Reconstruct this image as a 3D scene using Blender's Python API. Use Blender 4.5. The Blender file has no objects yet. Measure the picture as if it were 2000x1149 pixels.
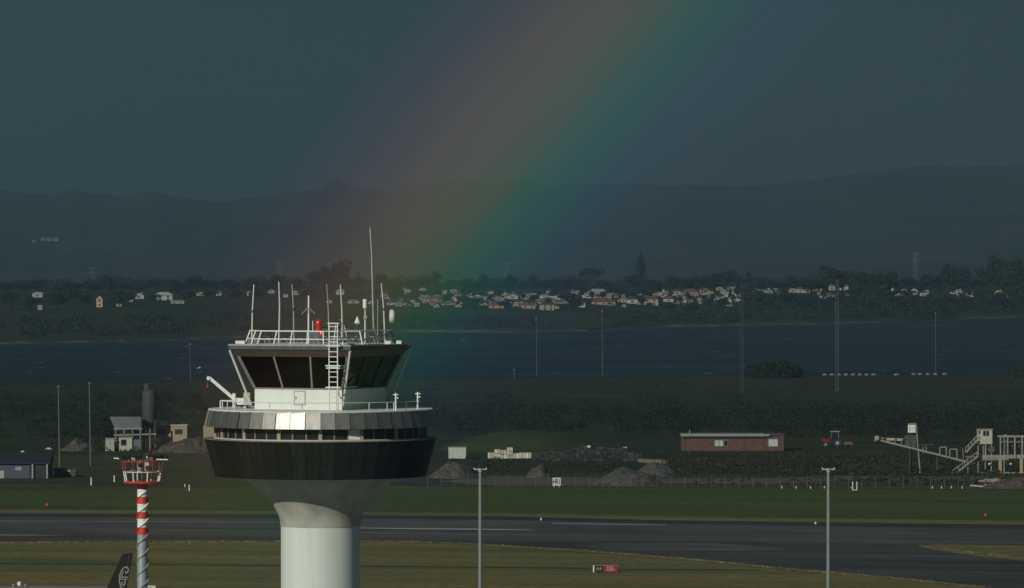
import bpy, math, random
import numpy as np
from mathutils import Vector, Matrix, noise as mnoise

random.seed(7)
SC = bpy.context.scene
C = SC.collection
rad = math.radians

# ------------------------------------------------------------------ camera
CAM_H = 45.0
PITCH = math.atan(0.00745)
cam_d = bpy.data.cameras.new('camera')
cam_d.lens = 180.0
cam_d.sensor_width = 36.0
cam_d.clip_start = 1.0
cam_d.clip_end = 30000.0
cam = bpy.data.objects.new('camera', cam_d)
cam.location = (0, 0, CAM_H)
cam.rotation_euler = (math.pi / 2 - PITCH, 0, 0)
C.objects.link(cam)
SC.camera = cam

# ------------------------------------------------------------------ light
SUN_AZ, SUN_EL = rad(33.66), rad(24.5)          # behind the camera, to the left
S = Vector((-math.sin(SUN_AZ) * math.cos(SUN_EL), -math.cos(SUN_AZ) * math.cos(SUN_EL), math.sin(SUN_EL)))
sun_d = bpy.data.lights.new('sun', 'SUN')
sun_d.energy = 3.3
sun_d.angle = rad(0.55)
sun_d.color = (1.0, 0.965, 0.87)
sun = bpy.data.objects.new('sun', sun_d)
sun.rotation_euler = (-S).to_track_quat('-Z', 'Y').to_euler()
sun.location = (0, -50, 200)
C.objects.link(sun)

world = bpy.data.worlds.new('World')
SC.world = world
world.use_nodes = True
wn, wl = world.node_tree.nodes, world.node_tree.links
wn.clear()
w_out = wn.new('ShaderNodeOutputWorld')
w_bg = wn.new('ShaderNodeBackground')
w_bg.inputs['Strength'].default_value = 0.1
w_sky = wn.new('ShaderNodeTexSky')
w_sky.sky_type = 'NISHITA'
w_sky.sun_disc = False
w_sky.sun_elevation = SUN_EL
w_sky.sun_rotation = math.atan2(S.x, S.y) % (2 * math.pi)
w_mix = wn.new('ShaderNodeMixRGB')               # a storm cloud deck over the clear sky
w_mix.inputs[0].default_value = 0.985
w_tc = wn.new('ShaderNodeTexCoord')
w_map = wn.new('ShaderNodeMapping')
w_map.inputs['Scale'].default_value = (5, 5, 14)
w_no = wn.new('ShaderNodeTexNoise')
w_no.inputs['Scale'].default_value = 1.3
w_no.inputs['Detail'].default_value = 4
w_cr = wn.new('ShaderNodeValToRGB')
w_cr.color_ramp.elements[0].position = 0.3
w_cr.color_ramp.elements[0].color = (0.205, 0.425, 0.575, 1)
w_cr.color_ramp.elements[1].position = 0.72
w_cr.color_ramp.elements[1].color = (0.265, 0.53, 0.69, 1)
wl.new(w_tc.outputs['Generated'], w_map.inputs['Vector'])
wl.new(w_map.outputs[0], w_no.inputs['Vector'])
wl.new(w_no.outputs[0], w_cr.inputs[0])
wl.new(w_sky.outputs[0], w_mix.inputs[1])
wl.new(w_cr.outputs[0], w_mix.inputs[2])
wl.new(w_mix.outputs[0], w_bg.inputs[0])
wl.new(w_bg.outputs[0], w_out.inputs[0])

SC.view_settings.view_transform = 'Standard'
SC.view_settings.look = 'None'
SC.view_settings.exposure = 0.0
SC.view_settings.gamma = 1.0
SC.view_settings.use_curve_mapping = False
SC.render.engine = 'CYCLES'
SC.cycles.use_denoising = True
SC.cycles.max_bounces = 5
SC.cycles.diffuse_bounces = 3
SC.cycles.glossy_bounces = 3
SC.cycles.transparent_max_bounces = 12
SC.cycles.volume_bounces = 0
SC.cycles.sample_clamp_indirect = 4.0
SC.cycles.sample_clamp_direct = 12.0

HAZE_SIGMA = 1.0 / 7900.0        # extinction per metre
RAIN_SIGMA = 1.95 * HAZE_SIGMA   # rain drops that scatter into the bow

# ------------------------------------------------------------------ pixel -> ray
_f = Vector((0, math.cos(PITCH), -math.sin(PITCH)))
_u = Vector((0, math.sin(PITCH), math.cos(PITCH)))
_r = Vector((1, 0, 0))
CAMP = Vector((0, 0, CAM_H))


def ray(x, y):
    return _f + _r * ((x - 1000) * 1e-4) + _u * ((574.5 - y) * 1e-4)


def at(x, y, d):
    v = ray(x, y)
    return CAMP + v * (d / v.y)


def gnd(x, y, z=0.0):
    v = ray(x, y)
    return CAMP + v * ((z - CAM_H) / v.z)


# ------------------------------------------------------------------ terrain shape
def interp(pts, x):
    if x <= pts[0][0]:
        return pts[0][1]
    for (a, b), (c, d) in zip(pts, pts[1:]):
        if x <= c:
            return b + (d - b) * (x - a) / (c - a)
    return pts[-1][1]


FAR_SHORE = [(-300, 678), (0, 673), (200, 669), (420, 662), (800, 649), (1000, 651), (1150, 647), (1300, 639),
             (1450, 637), (1600, 634), (1780, 629), (1860, 624), (2000, 621), (2300, 617)]
NEAR_SHORE = [(-300, 756), (0, 752), (200, 748), (400, 744), (700, 740), (1000, 738), (1450, 735), (1700, 732), (2000, 732), (2300, 731)]


def smooth(t):
    t = max(0.0, min(1.0, t))
    return t * t * (3 - 2 * t)


def far_h(X, Y):
    px = 1000 + X / Y * 1e4
    ds = gnd(px, interp(FAR_SHORE, px)).y
    if Y <= ds:
        return 0.0
    end = max(3650.0, ds + 230)
    t = (Y - ds) / (end - ds)
    z = 18.5 * (0.35 * min(1, t) + 0.65 * smooth(t)) + min(1.2, (Y - ds) * 0.06)
    if Y > 4600:
        z *= 1 - smooth((Y - 4600) / 300)
    return z + 0.6 * mnoise.noise(Vector((X * .012, Y * .012, 0))) * min(1, t * 4)


def hit_far(x, y, dmax=4250):
    v = ray(x, y)
    d = 2400.0
    while d < dmax:
        p = CAMP + v * (d / v.y)
        if p.z <= far_h(p.x, p.y):
            return Vector((p.x, p.y, far_h(p.x, p.y)))
        d += 8
    p = CAMP + v * (dmax / v.y)
    return Vector((p.x, p.y, far_h(p.x, p.y)))


# ------------------------------------------------------------------ materials
def nodes(m):
    m.use_nodes = True
    return m.node_tree.nodes, m.node_tree.links


def mat(name, col, rough=0.7, metal=0.0, var=0.15, scale=3.0, stretch=(1, 1, 1), bump=0.0, spec=0.4,
        rnd=0.0, coord='Object', col2=None, detail=5.0, contrast=(0.3, 0.7)):
    m = bpy.data.materials.new(name)
    n, l = nodes(m)
    p = n['Principled BSDF']
    p.inputs['Roughness'].default_value = rough
    p.inputs['Metallic'].default_value = metal
    p.inputs['Specular IOR Level'].default_value = spec
    if coord == 'World':
        tc = n.new('ShaderNodeNewGeometry'); src = tc.outputs['Position']
    else:
        tc = n.new('ShaderNodeTexCoord'); src = tc.outputs[coord]
    mp = n.new('ShaderNodeMapping')
    mp.inputs['Scale'].default_value = stretch
    l.new(src, mp.inputs['Vector'])
    no = n.new('ShaderNodeTexNoise')
    no.inputs['Scale'].default_value = scale
    no.inputs['Detail'].default_value = detail
    no.inputs['Roughness'].default_value = 0.62
    l.new(mp.outputs[0], no.inputs['Vector'])
    cr = n.new('ShaderNodeValToRGB')
    a = tuple(c * (1 - var) for c in col)
    b = tuple(min(1, c * (1 + var)) for c in col) if col2 is None else col2
    cr.color_ramp.elements[0].position = contrast[0]
    cr.color_ramp.elements[1].position = contrast[1]
    cr.color_ramp.elements[0].color = (*a, 1)
    cr.color_ramp.elements[1].color = (*b, 1)
    l.new(no.outputs[0], cr.inputs[0])
    out = cr.outputs[0]
    if rnd > 0:
        oi = n.new('ShaderNodeObjectInfo')
        mr = n.new('ShaderNodeMapRange')
        mr.inputs[3].default_value = 1 - rnd
        mr.inputs[4].default_value = 1 + rnd
        l.new(oi.outputs['Random'], mr.inputs[0])
        hs = n.new('ShaderNodeHueSaturation')
        l.new(mr.outputs[0], hs.inputs['Value'])
        l.new(out, hs.inputs['Color'])
        out = hs.outputs[0]
    l.new(out, p.inputs['Base Color'])
    if bump > 0:
        bp = n.new('ShaderNodeBump')
        bp.inputs['Strength'].default_value = min(1, bump)
        bp.inputs['Distance'].default_value = bump
        l.new(no.outputs[0], bp.inputs['Height'])
        l.new(bp.outputs[0], p.inputs['Normal'])
    return m


M = {}
M['white'] = mat('white_paint', (0.70, 0.72, 0.66), 0.5, var=0.06, scale=1.2)
M['white_pole'] = mat('white_pole_paint', (0.54, 0.55, 0.51), 0.45, var=0.12, scale=4)
M['shaft'] = mat('shaft_paint', (0.53, 0.60, 0.545), 0.6, var=0.07, scale=1.6, stretch=(1, 1, .05))
M['wallwhite'] = mat('cab_wall_paint', (0.62, 0.66, 0.58), 0.55, var=0.06, scale=1.0, stretch=(1, 1, .4))
M['concrete'] = mat('raw_concrete', (0.34, 0.35, 0.295), 0.85, var=0.22, scale=0.9, stretch=(1, 1, .5), bump=0.02, detail=8)
M['black_clad'] = mat('black_cladding', (0.011, 0.011, 0.009), 0.6, var=0.6, scale=1.4, stretch=(2.2, 2.2, .22), rnd=0.3, spec=0.1, detail=8)
M['metal_clad'] = mat('brushed_metal_cladding', (0.27, 0.262, 0.232), 0.47, metal=0.9, var=0.2, scale=2.2, stretch=(2, 2, .5), rnd=0.08, bump=0.006, detail=6)
M['dark'] = mat('dark_paint', (0.02, 0.02, 0.02), 0.55, var=0.3)
M['darkgrey'] = mat('dark_grey_paint', (0.06, 0.065, 0.065), 0.6, var=0.25)
M['brown'] = mat('brown_fascia', (0.06, 0.042, 0.03), 0.6, var=0.35, scale=2.5, stretch=(1, 1, 3))
M['grey'] = mat('grey_paint', (0.28, 0.29, 0.28), 0.6, var=0.15)
M['galv'] = mat('galvanised_steel', (0.32, 0.37, 0.37), 0.5, metal=0.35, var=0.15, scale=2)
M['mullion'] = mat('mullion_metal', (0.20, 0.19, 0.165), 0.5, var=0.15)
M['sill'] = mat('pale_sill', (0.42, 0.40, 0.32), 0.6, var=0.2)
M['pillar'] = mat('tan_pillar', (0.34, 0.26, 0.17), 0.7, var=0.2)
M['red'] = mat('red_paint', (0.52, 0.055, 0.028), 0.45, var=0.15, scale=4)
M['beacon'] = mat('red_lens', (0.55, 0.02, 0.015), 0.18, var=0.15, spec=0.6)
M['bluegrey'] = mat('blue_grey_box', (0.10, 0.12, 0.14), 0.5, var=0.2)
M['beige'] = mat('beige_box', (0.45, 0.42, 0.33), 0.6, var=0.12)
M['plant'] = mat('plant_pale_steel', (.26, .25, .20), .75, var=.25, scale=.8)
M['plantdk'] = mat('plant_dark_steel', (.07, .068, .06), .8, var=.3)
M['plantcab'] = mat('plant_cabin_cream', (.40, .40, .32), .7, var=.1)
M['interior'] = mat('console_dark', (0.035, 0.04, 0.045), 0.6, var=0.3)

m = bpy.data.materials.new('tinted_glass')
n, l = nodes(m)
n.clear()
o_ = n.new('ShaderNodeOutputMaterial'); mx = n.new('ShaderNodeMixShader')
tr = n.new('ShaderNodeBsdfTransparent'); gl = n.new('ShaderNodeBsdfGlossy'); fr = n.new('ShaderNodeFresnel')
tr.inputs[0].default_value = (0.035, 0.055, 0.058, 1)
gl.inputs['Roughness'].default_value = 0.03
fr.inputs[0].default_value = 1.22
l.new(fr.outputs[0], mx.inputs[0]); l.new(tr.outputs[0], mx.inputs[1]); l.new(gl.outputs[0], mx.inputs[2]); l.new(mx.outputs[0], o_.inputs[0])
M['glass'] = m
M['window'] = mat('dark_window', (0.015, 0.018, 0.02), 0.12, var=0.4, spec=0.5)


# ------------------------------------------------------------------ mesh builder
class MB:
    def __init__(s):
        s.v, s.f = [], []

    def add(s, vs, fs):
        k = len(s.v)
        s.v += [tuple(p) for p in vs]
        s.f += [tuple(i + k for i in f) for f in fs]
        return s

    def box(s, c, size, rz=0.0, taper=1.0, M4=None):
        hx, hy, hz = size[0] / 2, size[1] / 2, size[2] / 2
        vs = []
        for z, t in ((-hz, 1.0), (hz, taper)):
            for x, y in ((-hx, -hy), (hx, -hy), (hx, hy), (-hx, hy)):
                p = Vector((x * t, y * t, z))
                if M4 is not None:
                    p = M4 @ p
                elif rz:
                    p = Matrix.Rotation(rz, 3, 'Z') @ p
                vs.append(Vector(c) + p)
        return s.add(vs, [(3, 2, 1, 0), (4, 5, 6, 7), (0, 1, 5, 4), (1, 2, 6, 5), (2, 3, 7, 6), (3, 0, 4, 7)])

    def bar(s, a, b, w, h=None, up=(0, 0, 1)):
        a, b = Vector(a), Vector(b)
        d = (b - a)
        L = d.length
        if L < 1e-6:
            return s
        d /= L
        u = Vector(up)
        x = d.cross(u)
        if x.length < 1e-4:
            x = d.cross(Vector((1, 0, 0)))
        x.normalize()
        y = x.cross(d).normalized()
        h = h or w
        vs = [p + x * sx * w / 2 + y * sy * h / 2 for p in (a, b) for sx, sy in ((-1, -1), (1, -1), (1, 1), (-1, 1))]
        return s.add(vs, [(3, 2, 1, 0), (4, 5, 6, 7), (0, 1, 5, 4), (1, 2, 6, 5), (2, 3, 7, 6), (3, 0, 4, 7)])

    def cyl(s, a, b, r0, r1=None, n=10, caps=True):
        a, b = Vector(a), Vector(b)
        r1 = r0 if r1 is None else r1
        d = (b - a).normalized()
        x = d.cross(Vector((0, 0, 1)))
        if x.length < 1e-4:
            x = Vector((1, 0, 0))
        x.normalize()
        y = d.cross(x)
        vs = []
        for p, r in ((a, r0), (b, r1)):
            for i in range(n):
                t = 2 * math.pi * i / n
                vs.append(p + (x * math.cos(t) + y * math.sin(t)) * r)
        fs = [(i, (i + 1) % n, n + (i + 1) % n, n + i) for i in range(n)]
        if caps:
            fs += [tuple(range(n))[::-1], tuple(range(n, 2 * n))]
        return s.add(vs, fs)

    def tube(s, pts, r, n=6):
        for a, b in zip(pts, pts[1:]):
            s.cyl(a, b, r, n=n)
        return s

    def lathe(s, prof, n=64, c=(0, 0, 0), caps=True):
        vs, fs = [], []
        for r, z in prof:
            for i in range(n):
                t = 2 * math.pi * i / n
                vs.append((c[0] + r * math.sin(t), c[1] - r * math.cos(t), c[2] + z))
        for k in range(len(prof) - 1):
            for i in range(n):
                j = (i + 1) % n
                fs.append((k * n + i, k * n + j, (k + 1) * n + j, (k + 1) * n + i))
        if caps:
            fs.append(tuple(range(n))[::-1])
            fs.append(tuple((len(prof) - 1) * n + i for i in range(n)))
        return s.add(vs, fs)

    def frame4(s, s0, z0, s1, z1, t):
        """hollow square frustum (a band)"""
        vs = []
        for q, z in ((s0, z0), (s1, z1), (s1 - t, z1), (s0 - t, z0)):
            h = q / 2
            vs += [(-h, -h, z), (h, -h, z), (h, h, z), (-h, h, z)]
        fs = []
        for k in range(4):
            k2 = (k + 1) % 4
            for i in range(4):
                j = (i + 1) % 4
                fs.append((k * 4 + i, k * 4 + j, k2 * 4 + j, k2 * 4 + i))
        return s.add(vs, fs)

    def prism(s, poly, y0, y1):
        """poly in (x,z), extruded along y"""
        n_ = len(poly)
        vs = [(x, y0, z) for x, z in poly] + [(x, y1, z) for x, z in poly]
        fs = [tuple(range(n_)), tuple(range(n_, 2 * n_))[::-1]]
        fs += [(i, i + n_, (i + 1) % n_ + n_, (i + 1) % n_) for i in range(n_)]
        return s.add(vs, fs)

    def mesh(s, name, smooth_=False):
        me = bpy.data.meshes.new(name)
        me.from_pydata(s.v, [], s.f)
        me.update()
        if smooth_:
            me.polygons.foreach_set('use_smooth', [True] * len(me.polygons))
            try:
                me.set_sharp_from_angle(angle=rad(35))
            except Exception:
                pass
        return me

    def build(s, name, m, parent=None, loc=(0, 0, 0), rz=0.0, smooth_=False):
        return put(name, s.mesh(name, smooth_), m, parent, loc, rz)


def put(name, me, m, parent=None, loc=(0, 0, 0), rz=0.0):
    o = bpy.data.objects.new(name, me)
    if m is not None and (not me.materials):
        me.materials.append(M[m] if isinstance(m, str) else m)
    C.objects.link(o)
    o.parent = parent
    o.location = loc
    o.rotation_euler = (0, 0, rz)
    return o


def thing(name, loc, label, cat, group=None, rz=0.0):
    o = bpy.data.objects.new(name, None)
    o.empty_display_size = 0.5
    C.objects.link(o)
    o.location = loc
    o.rotation_euler = (0, 0, rz)
    return tag(o, label, cat, group)


def tag(o, label=None, cat=None, group=None, kind=None):
    if label: o['label'] = label
    if cat: o['category'] = cat
    if group: o['group'] = group
    if kind: o['kind'] = kind
    return o


def sheet(name, pxs, z, m, sub=None):
    """flat ground sheet from outline points given as photo positions on the ground"""
    pts = [gnd(x, y) for x, y in pxs]
    me = bpy.data.meshes.new(name)
    me.from_pydata([(p.x, p.y, z) for p in pts], [], [tuple(range(len(pts)))])
    me.update()
    if me.polygons[0].normal.z < 0:
        me.flip_normals()
    return tag(put(name, me, m), kind='structure')


ORD = ['first', 'second', 'third', 'fourth', 'fifth', 'sixth', 'seventh', 'eighth', 'ninth', 'tenth', 'eleventh', 'twelfth']


def ordinal(k):
    if k < 12:
        return ORD[k]
    k += 1
    return f"{k}{'th' if 10 <= k % 100 <= 20 else {1: 'st', 2: 'nd', 3: 'rd'}.get(k % 10, 'th')}"


# ================================================================== SETTING
# ---- ground
def ground_material():
    m = bpy.data.materials.new('rough_grass')
    n, l = nodes(m)
    p = n['Principled BSDF']
    p.inputs['Roughness'].default_value = 0.95
    p.inputs['Specular IOR Level'].default_value = 0.1
    g = n.new('ShaderNodeNewGeometry')
    mp = n.new('ShaderNodeMapping'); mp.inputs['Scale'].default_value = (.02, .05, .02)
    mp2 = n.new('ShaderNodeMapping'); mp2.inputs['Scale'].default_value = (.25, .5, .3)
    a = n.new('ShaderNodeTexNoise'); a.inputs['Scale'].default_value = 1.0; a.inputs['Detail'].default_value = 7
    b = n.new('ShaderNodeTexNoise'); b.inputs['Scale'].default_value = 1.0; b.inputs['Detail'].default_value = 6
    l.new(g.outputs['Position'], mp.inputs[0]); l.new(g.outputs['Position'], mp2.inputs[0])
    l.new(mp.outputs[0], a.inputs['Vector']); l.new(mp2.outputs[0], b.inputs['Vector'])
    c1 = n.new('ShaderNodeValToRGB')
    e = c1.color_ramp.elements
    e[0].position = .32; e[0].color = (.014, .023, .010, 1)
    e[1].position = .70; e[1].color = (.048, .046, .023, 1)
    x = e.new(.5); x.color = (.027, .036, .015, 1)
    c2 = n.new('ShaderNodeValToRGB')
    c2.color_ramp.elements[0].position = .3; c2.color_ramp.elements[0].color = (.62, .62, .62, 1)
    c2.color_ramp.elements[1].position = .75; c2.color_ramp.elements[1].color = (1.35, 1.3, 1.2, 1)
    mul = n.new('ShaderNodeMixRGB'); mul.blend_type = 'MULTIPLY'; mul.inputs[0].default_value = 1
    l.new(a.outputs[0], c1.inputs[0]); l.new(b.outputs[0], c2.inputs[0])
    l.new(c1.outputs[0], mul.inputs[1]); l.new(c2.outputs[0], mul.inputs[2])
    l.new(mul.outputs[0], p.inputs['Base Color'])
    return m


def grass_mat(name, c0, c1, sx=.03, sy=.12):
    m = bpy.data.materials.new(name)
    n, l = nodes(m)
    p = n['Principled BSDF']
    p.inputs['Roughness'].default_value = 0.95
    p.inputs['Specular IOR Level'].default_value = 0.1
    g = n.new('ShaderNodeNewGeometry')
    mp = n.new('ShaderNodeMapping'); mp.vector_type = 'TEXTURE'; mp.inputs['Scale'].default_value = (1 / sx, 1 / sy, 1); mp.inputs['Rotation'].default_value = (0, 0, rad(-12.1))
    mp2 = n.new('ShaderNodeMapping'); mp2.inputs['Scale'].default_value = (.5, .5, 1)
    a = n.new('ShaderNodeTexNoise'); a.inputs['Scale'].default_value = 1.0; a.inputs['Detail'].default_value = 6; a.inputs['Roughness'].default_value = .6
    b = n.new('ShaderNodeTexNoise'); b.inputs['Scale'].default_value = 1.0; b.inputs['Detail'].default_value = 7; b.inputs['Roughness'].default_value = .7
    l.new(g.outputs['Position'], mp.inputs[0]); l.new(g.outputs['Position'], mp2.inputs[0])
    l.new(mp.outputs[0], a.inputs['Vector']); l.new(mp2.outputs[0], b.inputs['Vector'])
    c = n.new('ShaderNodeValToRGB')
    c.color_ramp.elements[0].position = .3; c.color_ramp.elements[0].color = (*c0, 1)
    c.color_ramp.elements[1].position = .7; c.color_ramp.elements[1].color = (*c1, 1)
    c2 = n.new('ShaderNodeValToRGB')
    c2.color_ramp.elements[0].position = .3; c2.color_ramp.elements[0].color = (.6, .6, .6, 1)
    c2.color_ramp.elements[1].position = .72; c2.color_ramp.elements[1].color = (1.4, 1.4, 1.35, 1)
    mul = n.new('ShaderNodeMixRGB'); mul.blend_type = 'MULTIPLY'; mul.inputs[0].default_value = 1
    l.new(a.outputs[0], c.inputs[0]); l.new(b.outputs[0], c2.inputs[0])
    l.new(c.outputs[0], mul.inputs[1]); l.new(c2.outputs[0], mul.inputs[2])
    l.new(mul.outputs[0], p.inputs['Base Color'])
    return m


M['ground'] = ground_material()
M['lush'] = grass_mat('mown_green_grass', (.038, .066, .018), (.075, .095, .028), .010, .08)
M['olive'] = grass_mat('olive_dry_grass', (.070, .096, .028), (.205, .160, .068), .012, .07)
M['straw'] = grass_mat('straw_edge_grass', (.11, .10, .045), (.24, .19, .10), .05, .3)


def tarmac(name, c0, c1, c2):
    m = bpy.data.materials.new(name)
    n, l = nodes(m)
    p = n['Principled BSDF']
    p.inputs['Roughness'].default_value = 0.85
    p.inputs['Specular IOR Level'].default_value = 0.25
    g = n.new('ShaderNodeNewGeometry')

    def layer(sx, sy, det):
        mp = n.new('ShaderNodeMapping'); mp.vector_type = 'TEXTURE'
        mp.inputs['Scale'].default_value = (sx, sy, 1)
        mp.inputs['Rotation'].default_value = (0, 0, rad(-12.1))
        no = n.new('ShaderNodeTexNoise'); no.inputs['Scale'].default_value = 1; no.inputs['Detail'].default_value = det; no.inputs['Roughness'].default_value = .65
        l.new(g.outputs['Position'], mp.inputs[0]); l.new(mp.outputs[0], no.inputs['Vector'])
        return no.outputs[0]
    a, b, c = layer(140, 2.2, 6), layer(45, 14, 5), layer(6, 3, 7)
    cr = n.new('ShaderNodeValToRGB')
    e = cr.color_ramp.elements
    e[0].position = .34; e[0].color = (*c0, 1)
    e[1].position = .68; e[1].color = (*c2, 1)
    q = e.new(.5); q.color = (*c1, 1)
    l.new(a, cr.inputs[0])
    out = cr.outputs[0]
    for src, lo, hi in ((b, .62, 1.45), (c, .85, 1.15)):
        r2 = n.new('ShaderNodeMapRange'); r2.inputs[1].default_value = .32; r2.inputs[2].default_value = .68; r2.inputs[3].default_value = lo; r2.inputs[4].default_value = hi
        l.new(src, r2.inputs[0])
        mu = n.new('ShaderNodeMixRGB'); mu.blend_type = 'MULTIPLY'; mu.inputs[0].default_value = 1
        l.new(out, mu.inputs[1]); l.new(r2.outputs[0], mu.inputs[2])
        out = mu.outputs[0]
    l.new(out, p.inputs['Base Color'])
    return m


M['asphalt'] = tarmac('runway_asphalt', (.038, .039, .039), (.066, .065, .061), (.105, .101, .093))
M['worn'] = tarmac('worn_grey_asphalt', (.062, .061, .058), (.085, .083, .078), (.115, .112, .105))
M['taxi'] = tarmac('taxiway_asphalt', (.024, .025, .026), (.042, .042, .040), (.075, .072, .066))
M['shoulder'] = tarmac('dark_shoulder_asphalt', (.020, .022, .026), (.027, .029, .033), (.040, .041, .043))
M['paint'] = mat('worn_white_marking', (.42, .42, .40), .7, var=.3, scale=1, stretch=(.05, .6, 1), coord='World')
M['gravelroad'] = mat('gravel_track', (.070, .066, .056), .95, var=.35, scale=1, stretch=(.08, .3, 1), coord='World', detail=9)
M['apron'] = mat('apron_concrete', (.22, .22, .20), .9, var=.2, scale=1, stretch=(.1, .3, 1), coord='World')

mb = MB()
ys = [-400, 0, 300, 600, 900, 1200, 1600, 2000, 2600, 3300, 4000, 6000, 9400, 14000, 26000]
xs = [-9000, -2500, -800, -300, 0, 300, 800, 2500, 9000]
vs = [(x, y, 0) for y in ys for x in xs]
fs = [(j * len(xs) + i, j * len(xs) + i + 1, (j + 1) * len(xs) + i + 1, (j + 1) * len(xs) + i) for j in range(len(ys) - 1) for i in range(len(xs) - 1)]
tag(mb.add(vs, fs).build('ground', 'ground'), kind='structure')

# ---- airfield grass and pavement (photo outlines dropped on the flat airfield)
M['rough'] = grass_mat('rough_olive_grass', (.024, .036, .012), (.080, .074, .032), .012, .06)
sheet('rough_verge', [(-250, 896), (100, 890), (420, 888), (620, 905), (860, 936), (760, 939), (740, 946), (560, 952), (300, 957), (-250, 960)], .012, 'rough')
sheet('fence_verge', [(960, 948.5), (1300, 945), (1520, 945), (1640, 938), (2250, 942), (2250, 963), (1500, 956), (1200, 954), (960, 953)], .014, 'rough')
sheet('mown_grass_strip', [(-200, 961), (150, 957), (300, 955.5), (420, 952), (560, 950), (760, 948), (950, 952), (1200, 953), (1500, 955), (2200, 962), (2200, 1029), (1300, 1017), (1000, 1010), (560, 1006), (-200, 1002)], .02, 'lush')
sheet('runway_far_verge', [(-200, 995), (560, 999), (1000, 1003), (1300, 1009), (2200, 1020), (2200, 1030), (1300, 1018), (1000, 1011), (560, 1007), (-200, 1003)], .04, 'olive')
sheet('near_grass', [(-200, 1058), (300, 1057), (560, 1057), (760, 1057), (905, 1061), (1158, 1076), (1395, 1096), (1521, 1109), (1615, 1117), (1753, 1129), (1917, 1146), (2050, 1160), (2050, 1500), (-300, 1500)], .02, 'olive')
sheet('runway', [(-200, 1004), (560, 1007), (1000, 1011), (1300, 1018), (2200, 1030), (2200, 1066), (1797, 1064), (1500, 1060), (905, 1056), (560, 1052), (-200, 1046)], .06, 'asphalt')
sheet('runway_far_shoulder', [(-200, 1003), (560, 1006), (1000, 1010), (1300, 1017), (2200, 1029), (2200, 1037), (1300, 1024), (1000, 1017), (560, 1012), (-200, 1009)], .08, 'shoulder')
sheet('taxiway', [(-200, 1046), (560, 1052), (905, 1056), (1500, 1060), (1797, 1064), (2200, 1066), (2200, 1180), (2050, 1160), (1917, 1147), (1753, 1130), (1615, 1118), (1521, 1110), (1395, 1097), (1158, 1077), (905, 1062), (760, 1058), (300, 1058), (-200, 1059)], .05, 'taxi')
sheet('grass_island', [(1797, 1067), (1830, 1064.5), (2200, 1069), (2200, 1115), (2000, 1093), (1930, 1087), (1860, 1078), (1815, 1071)], .07, 'olive')
sheet('grass_island_edge', [(1795, 1067.5), (1815, 1071), (1860, 1078), (1930, 1087), (2000, 1093), (2200, 1115), (2200, 1119), (2000, 1096.5), (1930, 1089.5), (1860, 1080.5), (1812, 1073)], .08, 'straw')
sheet('runway_verge_patch', [(-200, 1044), (60, 1044.5), (138, 1046.5), (60, 1048.5), (-200, 1049)], .08, 'straw')
sheet('near_grass_edge', [(-200, 1059), (300, 1058), (560, 1057), (760, 1057), (905, 1061), (1158, 1076), (1395, 1096), (1521, 1109), (1615, 1117), (1753, 1129), (1917, 1146), (1917, 1149), (1753, 1132), (1615, 1120), (1521, 1112.6), (1395, 1100), (1158, 1080), (905, 1064.2), (760, 1059.6), (560, 1058.6), (300, 1059.6), (-200, 1061)], .07, 'straw')
sheet('worn_taxiway_patch', [(1120, 1067), (1190, 1062), (1370, 1061), (1460, 1066), (1545, 1074), (1450, 1077), (1250, 1075.5), (1160, 1072)], .065, 'worn')
sheet('runway_side_stripe', [(800, 1033), (930, 1034), (1040, 1036), (1047, 1036.6), (1030, 1036.8), (930, 1035.8), (800, 1034.6)], .09, 'paint')
sheet('runway_side_stripe', [(690, 1031.8), (800, 1033), (800, 1034.6), (690, 1033)], .09, 'paint')
sheet('runway_edge_stripe', [(1080, 1023), (1300, 1026), (1300, 1027), (1080, 1024)], .09, 'paint')
sheet('runway_worn_strip', [(-200, 1017), (560, 1021), (560, 1022), (-200, 1018)], .085, 'paint').data.materials[0] = M['apron']
sheet('drainage_track', [(-200, 1099.5), (300, 1102), (700, 1105), (1150, 1110), (1150, 1112), (700, 1107), (300, 1104), (-200, 1101.5)], .03, 'shoulder')
sheet('drainage_track', [(1206, 1112), (1380, 1113), (1480, 1113), (1480, 1115), (1380, 1115), (1206, 1114.5)], .03, 'shoulder')
sheet('taxiway_stub', [(740, 946), (760, 939), (810, 938), (880, 943), (960, 951), (880, 950)], .04, 'shoulder')
sheet('apron', [(-200, 1145.2), (212, 1146), (212, 1160), (300, 1170), (300, 1500), (-400, 1500)], .04, 'apron')
M['bounce_apron'] = mat('bounce_apron_concrete', (.21, .21, .195), .9, var=.15, scale=1, stretch=(.1, .1, 1), coord='World')
me_ = MB().add([(-260, 60, .03), (260, 60, .03), (260, 640, .03), (-260, 640, .03)], [(0, 1, 2, 3)])  # unseen sheet added to bounce sunlight up onto the tower collar
tag(me_.build('bounce_apron', 'bounce_apron'), kind='structure')
sheet('gravel_track', [(830, 944), (960, 930), (1150, 933), (1300, 934), (1520, 934), (1640, 930), (2200, 934), (2200, 943), (1640, 938), (1520, 946), (1300, 945), (1150, 948), (960, 949)], .03, 'gravelroad')

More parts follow.
